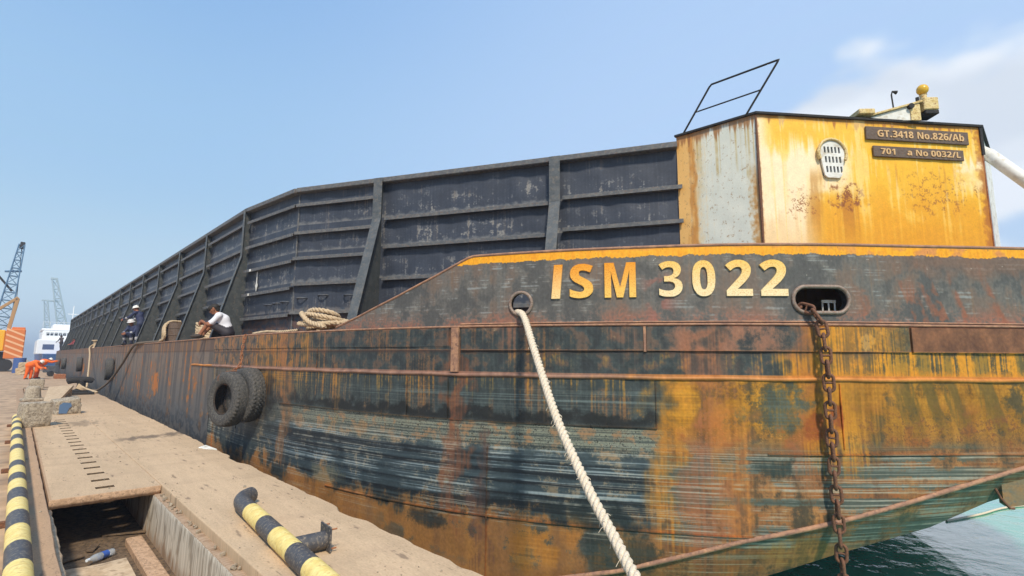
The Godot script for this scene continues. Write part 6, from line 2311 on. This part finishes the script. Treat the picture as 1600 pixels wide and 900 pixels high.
func person(label: String, at: Vector3, turn: float, J: Dictionary, C: Dictionary, h := 0.022, helmet := Color(0, 0, 0, 0)) -> Node3D:
	# J holds joints in the person's own axes: +z ahead, +x to their left
	var t := thing("person", label, "person", at)
	t.rotation.y = turn
	var mb := MB.new()
	var top: Color = C.top
	var leg: Color = C.leg
	var skin: Color = C.skin
	var shoe: Color = C.shoe
	var fore: Color = C.get("fore", top)
	var shin: Color = C.get("shin", leg)
	var bulk: float = C.get("bulk", 1.0)
	var B := []
	B.append([J.pelvis, J.waist, 0.135, 0.125, leg, 0.06])
	B.append([J.waist, J.chest, 0.13, 0.145, top, 0.06])
	B.append([J.chest, J.neck - (J.neck - J.chest) * 0.25, 0.145, 0.085, top, 0.06])
	B.append([J.shl, J.shr, 0.075, 0.075, top, 0.06])
	B.append([J.hipl, J.hipr, 0.115, 0.115, leg, 0.05])
	B.append([J.neck - (J.neck - J.chest) * 0.1, J.neck + (J.head - J.neck) * 0.4, 0.055, 0.052, skin, 0.02])
	for s in ["l", "r"]:
		B.append([J["sh" + s], J["el" + s], 0.062, 0.048, top, 0.04])
		if fore == skin:
			# short sleeves end above the elbow
			B.pop_back()
			var mid: Vector3 = J["sh" + s].lerp(J["el" + s], 0.72)
			B.append([J["sh" + s], mid, 0.068, 0.062, top, 0.04])
			B.append([mid, J["el" + s], 0.046, 0.042, skin, 0.01])
		B.append([J["el" + s], J["wr" + s], 0.045 if fore == skin else 0.05, 0.029 if fore == skin else 0.04, fore, 0.015])
		B.append([J["hip" + s], J["kn" + s], 0.098, 0.068, leg, 0.05])
		B.append([J["kn" + s], J["an" + s], 0.064 if shin == leg else 0.055, 0.05 if shin == leg else 0.038, shin, 0.02])
		var an: Vector3 = J["an" + s]
		var toe: Vector3 = J["to" + s]
		B.append([an + Vector3(0, -0.03, 0), an.lerp(toe, 0.55) + Vector3(0, -0.02, 0), 0.046, 0.044, shoe, 0.02])
		B.append([an.lerp(toe, 0.5) + Vector3(0, -0.02, 0), toe, 0.044, 0.034, shoe, 0.02])
		if C.has("band"):
			B.append([J["kn" + s].lerp(J["an" + s], 0.45), J["kn" + s].lerp(J["an" + s], 0.56), 0.066, 0.064, C.band, 0.005])
			B.append([J["el" + s].lerp(J["wr" + s], 0.3), J["el" + s].lerp(J["wr" + s], 0.42), 0.053, 0.052, C.band, 0.005])
	for q in B:
		if q[4] != skin:
			q[2] *= bulk; q[3] *= bulk
	skin_over(mb, B, h)
	# head: skull, face, nose, ears, eyes, mouth
	var hd: Vector3 = J.head
	var f: Vector3 = J.face.normalized()
	var u: Vector3 = ((hd - J.neck) - f * (hd - J.neck).dot(f)).normalized()
	var sd := u.cross(f)
	var H := []
	H.append([hd + u * 0.03 - f * 0.012, hd + u * 0.01 + f * 0.012, 0.092, 0.085, skin, 0.03])
	H.append([hd - u * 0.03 + f * 0.03, hd - u * 0.075 + f * 0.05, 0.066, 0.042, skin, 0.03])
	H.append([hd + f * 0.088 + u * 0.0, hd + f * 0.108 - u * 0.032, 0.011, 0.016, skin, 0.012])
	H.append([hd + f * 0.085 - u * 0.055 + sd * 0.02, hd + f * 0.085 - u * 0.055 - sd * 0.02, 0.012, 0.012, skin * Color(0.7, 0.45, 0.42), 0.006])
	for s in [-1.0, 1.0]:
		H.append([hd + sd * s * 0.09 + u * 0.012, hd + sd * s * 0.088 - u * 0.03, 0.018, 0.012, skin, 0.006])
		H.append([hd + f * 0.084 + sd * s * 0.033 + u * 0.004, hd + f * 0.0845 + sd * s * 0.034 + u * 0.004, 0.0125, 0.0125, Color(0.03, 0.025, 0.02), 0.003])
		H.append([hd + f * 0.088 + sd * s * 0.018 + u * 0.026, hd + f * 0.08 + sd * s * 0.05 + u * 0.026, 0.009, 0.007, Color(0.03, 0.02, 0.016), 0.006])
	H.append([J.neck, hd - u * 0.05, 0.052, 0.056, skin, 0.02])
	skin_over(mb, H, maxf(0.011, h * 0.5))
	for s in ["l", "r"]:
		var w: Vector3 = J["wr" + s]
		var d: Vector3 = J.get("hand" + s, w - J["el" + s])
		var pn: Vector3 = J.get("palm" + s, Vector3(0, -0.3, 0) + (Vector3.RIGHT if s == "r" else Vector3.LEFT))
		skin_over(mb, hand_bones(w, d, pn, skin, J.get("curl", 0.6), 1.0 if s == "l" else -1.0), maxf(0.0065, h * 0.3))
	var body := MeshInstance3D.new()
	body.name = "body"
	body.mesh = mb.mesh(Vector3.ZERO, true)
	body.material_override = M.skin
	t.add_child(body)
	# hair or helmet
	mb = MB.new()
	var bs := Basis(sd, u, f)
	if helmet.a > 0.0:
		mb.lathe(PackedVector2Array([Vector2(0.145, 0.0), Vector2(0.15, 0.006), Vector2(0.118, 0.014), Vector2(0.116, 0.05), Vector2(0.1, 0.095), Vector2(0.06, 0.125), Vector2(0.001, 0.135)]), 22, Transform3D(bs, hd + u * 0.035))
		mb.box(Transform3D(bs, hd + u * 0.165), Vector3(0.025, 0.02, 0.16), 0.006)
		var o := MeshInstance3D.new()
		o.name = "helmet"
		o.mesh = mb.mesh()
		o.material_override = plain(helmet, 0.4)
		t.add_child(o)
	else:
		mb.tint = Color(0.02, 0.017, 0.015)
		var hb := []
		hb.append([hd + u * 0.045 - f * 0.03, hd + u * 0.045 + f * 0.03, 0.093, 0.086, mb.tint, 0.02])
		hb.append([hd + u * 0.02 - f * 0.045, hd - u * 0.03 - f * 0.05, 0.088, 0.066, mb.tint, 0.02])
		var hm := MB.new()
		skin_over(hm, hb, 0.012)
		var o := MeshInstance3D.new()
		o.name = "hair"
		o.mesh = hm.mesh(Vector3.ZERO, true)
		o.material_override = M.skin
		t.add_child(o)
	return t

func pose_stand(lean := 0.0, arms := 0.0) -> Dictionary:
	var p := Vector3(0, 0.93, 0)
	var ax := Basis(Vector3.RIGHT, lean)
	var J := {"pelvis": p, "waist": p + ax * Vector3(0, 0.16, 0), "chest": p + ax * Vector3(0, 0.36, 0.0), "neck": p + ax * Vector3(0, 0.54, 0.01), "head": p + ax * Vector3(0, 0.68, 0.04), "face": Basis(Vector3.RIGHT, lean * 0.6) * Vector3(0, -0.05, 1), "curl": 0.6}
	for s in [["l", 1.0], ["r", -1.0]]:
		var k: float = s[1]
		J["sh" + s[0]] = p + ax * Vector3(0.18 * k, 0.48, 0)
		var ar := Basis(Vector3.RIGHT, -arms) 
		J["el" + s[0]] = J["sh" + s[0]] + ar * Vector3(0.05 * k, -0.29, 0.02)
		J["wr" + s[0]] = J["el" + s[0]] + Basis(Vector3.RIGHT, -arms - 0.5) * Vector3(-0.02 * k, -0.25, 0.0)
		J["hip" + s[0]] = Vector3(0.09 * k, 0.9, 0)
		J["kn" + s[0]] = Vector3(0.11 * k, 0.5, 0.03 + 0.05 * k)
		J["an" + s[0]] = Vector3(0.12 * k, 0.085, -0.02 + 0.08 * k)
		J["to" + s[0]] = Vector3(0.14 * k, 0.035, 0.14 + 0.08 * k)
	return J

func pose_squat(seat := 0.3, lean := 0.5) -> Dictionary:
	var p := Vector3(0, seat, -0.12)
	var ax := Basis(Vector3.RIGHT, lean)
	var J := {"pelvis": p, "waist": p + ax * Vector3(0, 0.15, 0), "chest": p + ax * Vector3(0, 0.35, -0.01), "neck": p + Basis(Vector3.RIGHT, lean * 1.1) * Vector3(0, 0.52, 0.0), "face": Vector3(0, -0.35, 1), "curl": 0.7}
	J["head"] = J.neck + Vector3(0, 0.13, 0.07)
	for s in [["l", 1.0], ["r", -1.0]]:
		var k: float = s[1]
		J["sh" + s[0]] = p + ax * Vector3(0.18 * k, 0.46, 0)
		J["hip" + s[0]] = p + Vector3(0.1 * k, 0.0, 0.02)
		J["kn" + s[0]] = Vector3(0.17 * k, minf(seat + 0.22, 0.47), 0.28)
		J["an" + s[0]] = Vector3(0.14 * k, 0.085, 0.18 if seat > 0.2 else 0.46)
		J["to" + s[0]] = J["an" + s[0]] + Vector3(0.02 * k, -0.05, 0.16)
		J["el" + s[0]] = J["sh" + s[0]] + Vector3(0.05 * k, -0.22, 0.17)
		J["wr" + s[0]] = Vector3(0.06 * k, J["kn" + s[0]].y + 0.02, J["kn" + s[0]].z + 0.12)
	return J

func build_people() -> void:
	var tan := lin(150, 98, 72)
	# seated man in a white shirt, hunched, forearms on his knees, facing the quay
	var J := pose_squat(0.13, 0.48)
	J.wrl = Vector3(0.05, 0.4, 0.46)
	J.wrr = Vector3(-0.06, 0.38, 0.45)
	J.knl = Vector3(0.15, 0.36, 0.3)
	J.knr = Vector3(-0.17, 0.34, 0.28)
	J.face = Vector3(0.05, -0.55, 1)
	J.head = J.neck + Vector3(0, 0.12, 0.09)
	J.handl = Vector3(-0.6, -0.25, 0.5)
	J.handr = Vector3(0.6, -0.35, 0.5)
	person("man in a white t-shirt sitting hunched on the deck edge", Vector3(3.56, 2.02, -13.8), -2.0, J, {"top": lin(226, 228, 236), "leg": lin(48, 46, 50), "skin": tan, "fore": tan, "shin": tan, "shoe": lin(60, 50, 44)}, 0.02)
	var navy := {"top": lin(46, 52, 84), "leg": lin(44, 50, 78), "skin": tan, "shoe": lin(40, 36, 34), "band": lin(170, 170, 172)}
	J = pose_stand(0.42, 0.75)
	person("standing worker in navy coveralls and white helmet bending over on the barge deck", Vector3(3.72, 2.02, -26.6), -2.4, J, navy, 0.025, c8(232, 230, 222))
	J = pose_squat(0.34, 0.35)
	person("crouching worker in navy coveralls in front of the standing helmeted worker", Vector3(3.5, 2.02, -26.9), -0.9, J, navy, 0.025, c8(214, 214, 214))
	var orange := {"top": lin(246, 112, 22), "leg": lin(240, 104, 20), "skin": tan, "shoe": lin(50, 44, 40), "bulk": 1.45}
	J = pose_stand(1.25, 0.5)
	person("orange-clad worker bending low on the quay, the left of two", Vector3(0.72, 0, -46.8), 1.0, J, orange, 0.03, c8(226, 222, 216))
	J = pose_stand(1.05, 1.3)
	person("orange-clad worker leaning forward on the quay, arms stretched towards the barge", Vector3(1.12, 0, -47.6), 1.7, J, orange, 0.03, c8(238, 236, 230))
	J = pose_squat(0.32, 0.3)
	person("crouching figure in a red shirt far along the barge deck", Vector3(3.65, 2.02, -59.5), -1.2, J, {"top": lin(150, 58, 62), "leg": lin(50, 48, 50), "skin": tan, "shoe": lin(40, 36, 34)}, 0.03)
	J = pose_stand(0.1, 0.4)
	person("dark-clothed figure standing at the far stern end of the barge", Vector3(3.5, 2.02, -75.6), -0.8, J, {"top": lin(96, 84, 84), "leg": lin(70, 66, 68), "skin": tan, "shoe": lin(40, 36, 34)}, 0.03)

# ------------------------------------------------------------------ far things
func lattice(mb: MB, a: Vector3, b: Vector3, wa: float, wb: float, bays: int, r: float, x := Vector3.RIGHT) -> void:
	var d := (b - a).normalized()
	x = (x - d * x.dot(d)).normalized()
	var y := d.cross(x)
	var R := []
	for i in bays + 1:
		var f := float(i) / bays
		var c := a.lerp(b, f)
		var w := lerpf(wa, wb, f) * 0.5
		R.append([c + x * w + y * w, c - x * w + y * w, c - x * w - y * w, c + x * w - y * w])
	for i in bays:
		for k in 4:
			mb.tube(PackedVector3Array([R[i][k], R[i + 1][k]]), r, 5, false)
			mb.tube(PackedVector3Array([R[i][k], R[i + 1][(k + 1) % 4]]), r * 0.55, 4, false)
			mb.tube(PackedVector3Array([R[i][k], R[i][(k + 1) % 4]]), r * 0.55, 4, false)

func build_distance() -> void:
	var up := Vector3.UP
	# crawler crane at the left, its counterweight towards us
	var t := thing("crawler_crane", "yellow and orange crawler crane with blue lattice boom on the quay", "crane", Vector3(-1.5, 0, -70))
	var yel := plain(c8(236, 180, 30), 0.5)
	var orange := plain(c8(214, 120, 52), 0.6)
	var mb := MB.new()
	mb.box(Transform3D(Basis(), Vector3(-2.4, 2.9, -70.5)), Vector3(3.0, 2.0, 4.4), 0.08)
	part(t, "machinery_house", mb, yel)
	mb = MB.new()
	mb.box(Transform3D(Basis(), Vector3(-0.2, 2.6, -68.6)), Vector3(1.35, 2.8, 1.2), 0.06)
	mb.box(Transform3D(Basis(), Vector3(-0.05, 4.05, -68.9)), Vector3(0.95, 0.32, 0.9), 0.04)
	var cw := part(t, "counterweight", mb, orange)
	for k in 5:
		mb = MB.new()
		var y0 := 1.5 + 0.52 * k
		mb.prism(PackedVector3Array([Vector3(-0.85, y0 + 0.34, -67.998), Vector3(-0.85, y0 + 0.52, -67.998), Vector3(0.45, y0 - 0.1, -67.998), Vector3(0.45, y0 - 0.28, -67.998)]), Vector3(0, 0, 0.012))
		part(cw, "hazard_stripe", mb, plain(c8(238, 186, 140), 0.6))
	mb = MB.new()
	mb.box(Transform3D(Basis(), Vector3(-3.2, 1.5, -70)), Vector3(5.0, 0.7, 2.4), 0.05)
	part(t, "turntable", mb, M.dark)
	for z in [-68.8, -71.6]:
		mb = MB.new()
		var pr := PackedVector3Array()
		for k in 20:
			var an := TAU * k / 20
			pr.append(Vector3(-2.9 + (2.2 if cos(an) > 0 else -2.2) + 0.55 * cos(an), 0.58 + 0.56 * sin(an), z))
		mb.prism(pr, Vector3(0, 0, 0.7))
		part(t, "crawler_track", mb, M.dark)
	mb = MB.new()
	lattice(mb, Vector3(-1.35, 3.6, -69.5), Vector3(-0.66, 12.4, -69.5), 1.2, 0.42, 11, 0.055)
	mb.tube(PackedVector3Array([Vector3(-1.6, 9.6, -69.5), Vector3(-0.4, 9.75, -69.5)]), 0.1, 6)
	part(t, "lattice_boom", mb, plain(c8(92, 128, 160), 0.6))
	mb = MB.new()
	mb.box(Transform3D(Basis.from_euler(Vector3(0, 0, -0.08)), Vector3(-0.62, 12.3, -69.5)), Vector3(0.36, 0.7, 0.4), 0.05)
	part(t, "boom_head", mb, M.dark)
	mb = MB.new()
	mb.bar(Vector3(-2.6, 4.9, -69), Vector3(-0.38, 7.1, -69), 0.3, 0.26, up, 0.03)
	mb.bar(Vector3(-0.75, 4.0, -69), Vector3(-0.4, 7.0, -69), 0.3, 0.3, Vector3.RIGHT, 0.03)
	part(t, "mast_frame", mb, plain(c8(176, 138, 92), 0.7))
	mb = MB.new()
	mb.tube(PackedVector3Array([Vector3(-3.4, 11.0, -69.3), Vector3(-0.9, 7.7, -69.3)]), 0.09, 6)
	mb.tube(PackedVector3Array([Vector3(-0.5, 7.05, -69.2), Vector3(-0.64, 12.2, -69.4)]), 0.025, 4)
	part(t, "pendant", mb, M.dark)
	# ship beyond the barge
	t = thing("supply_ship", "white ship with blue hull moored beyond the barge's stern", "ship", Vector3(6, -2.6, -135))
	mb = MB.new()
	mb.prism(PackedVector3Array([Vector3(3.8, -2.7, -118), Vector3(9.5, -2.7, -118), Vector3(10.5, 1.7, -116), Vector3(3.2, 1.7, -116)]), Vector3(0, 0, -55))
	part(t, "hull", mb, plain(c8(70, 96, 156), 0.5))
	var wh := plain(c8(236, 238, 240), 0.5)
	mb = MB.new()
	mb.box(Transform3D(Basis(), Vector3(6.0, 2.95, -128)), Vector3(7.2, 2.5, 16), 0.1)
	mb.box(Transform3D(Basis(), Vector3(6.2, 5.0, -129)), Vector3(6.4, 1.7, 13), 0.1)
	mb.box(Transform3D(Basis(), Vector3(6.3, 6.1, -130)), Vector3(6.9, 0.35, 13), 0.08)
	mb.box(Transform3D(Basis(), Vector3(6.6, 6.7, -131)), Vector3(4.4, 1.0, 9), 0.1)
	var sup := part(t, "superstructure", mb, wh)
	for k in 9:
		mb = MB.new()
		mb.box(Transform3D(Basis(), Vector3(3.7 + 0.56 * k, 5.25, -122.49)), Vector3(0.42, 0.5, 0.04), 0.01)
		part(sup, "window", mb, plain(c8(40, 48, 58), 0.2))
	mb = MB.new()
	mb.box(Transform3D(Basis(), Vector3(3.9, 2.95, -119.99)), Vector3(1.5, 0.9, 0.04), 0.01)
	part(sup, "window", mb, plain(c8(74, 88, 122), 0.3))
	for q in [[2.6, 4.4], [2.9, 6.4]]:
		mb = MB.new()
		for k in 8:
			mb.tube(PackedVector3Array([Vector3(q[0] + 0.9 * k, q[1], -121.0), Vector3(q[0] + 0.9 * k, q[1] + 0.9, -121.0)]), 0.03, 4)
		mb.tube(PackedVector3Array([Vector3(q[0], q[1] + 0.9, -121.0), Vector3(q[0] + 6.3, q[1] + 0.9, -121.0)]), 0.03, 4)
		part(sup, "railing", mb, wh)
	mb = MB.new()
	mb.tube(PackedVector3Array([Vector3(7.2, 7.2, -130), Vector3(7.2, 11.0, -130)]), 0.09, 6)
	mb.bar(Vector3(6.4, 9.4, -130), Vector3(8.0, 9.4, -130), 0.12, 0.12)
	part(t, "mast", mb, wh)
	# lattice harbour cranes behind the ship
	t = thing("harbour_crane", "tall grey lattice harbour crane rising behind the white ship", "crane", Vector3(8, -2.6, -200))
	mb = MB.new()
	lattice(mb, Vector3(10.2, 4.0, -200), Vector3(6.0, 23.5, -200), 2.6, 1.1, 7, 0.16)
	mb.box(Transform3D(Basis(), Vector3(5.9, 23.7, -200)), Vector3(1.5, 0.6, 1.0), 0.05)
	part(t, "jib", mb, plain(c8(166, 184, 192), 0.6))
	mb = MB.new()
	lattice(mb, Vector3(6.6, 3.0, -200), Vector3(4.7, 17.0, -200), 1.5, 0.8, 6, 0.12)
	mb.box(Transform3D(Basis(), Vector3(5.6, 17.2, -200)), Vector3(3.6, 0.4, 0.8), 0.05)
	part(t, "tower", mb, plain(c8(166, 184, 192), 0.6))
	mb = MB.new()
	mb.box(Transform3D(Basis(), Vector3(8.0, 1.5, -200)), Vector3(7, 8, 6), 0.2)
	part(t, "portal", mb, plain(c8(150, 164, 168), 0.6))
	# clutter on the quay by the crane
	t = thing("sack_pile", "pale sacks heaped on the quay below the crane's counterweight", "sacks", Vector3(0.6, 0, -58))
	for q in [[0.45, 0.25, -58.0, 0.7], [0.55, 0.7, -58.1, 0.6], [1.0, 0.25, -58.6, 0.55]]:
		mb = MB.new()
		rough_block(mb, Transform3D(Basis.from_euler(Vector3(0, q[0] * 3.0, 0)), Vector3(q[0], q[1], q[2])), Vector3(q[3], 0.5, 0.6), int(q[3] * 100), 0.08)
		part(t, "sack", mb, M.old_rope)
	t = thing("blue_drum", "blue drum standing behind the pale sacks under the crane", "drum", Vector3(0.3, 0, -63))
	mb = MB.new()
	mb.lathe(PackedVector2Array([Vector2(0.42, 0), Vector2(0.43, 0.03), Vector2(0.42, 0.4), Vector2(0.44, 0.42), Vector2(0.42, 0.44), Vector2(0.42, 1.3), Vector2(0.38, 1.32), Vector2(0.001, 1.32)]), 18, Transform3D(Basis(), t.position))
	part(t, "shell", mb, plain(c8(64, 92, 150), 0.5))
	t = thing("tool_cart", "grey steel tool cart on the quay edge beyond the orange workers", "cart", Vector3(2.1, 0, -52))
	mb = MB.new()
	mb.box(Transform3D(Basis(), Vector3(2.0, 0.55, -52)), Vector3(0.9, 0.5, 0.7), 0.03)
	mb.tube(PackedVector3Array([Vector3(1.6, 0.8, -52.3), Vector3(1.5, 1.1, -52.3), Vector3(1.5, 1.1, -51.7), Vector3(1.6, 0.8, -51.7)]), 0.025, 6)
	part(t, "box", mb, M.steel)
	for z in [-51.7, -52.3]:
		mb = MB.new()
		mb.lathe(PackedVector2Array([Vector2(0.001, -0.05), Vector2(0.2, -0.05), Vector2(0.2, 0.05), Vector2(0.001, 0.05)]), 14, Transform3D(Basis(Vector3.RIGHT, PI / 2), Vector3(2.0, 0.2, z)), false)
		part(t, "wheel", mb, M.dark)
	t = thing("brown_crate", "low brown crate on the quay beside the tool cart", "crate", Vector3(2.3, 0, -47))
	mb = MB.new()
	mb.box(Transform3D(Basis(), Vector3(2.3, 0.15, -47)), Vector3(0.6, 0.3, 1.2), 0.02)
	part(t, "box", mb, M.rust)
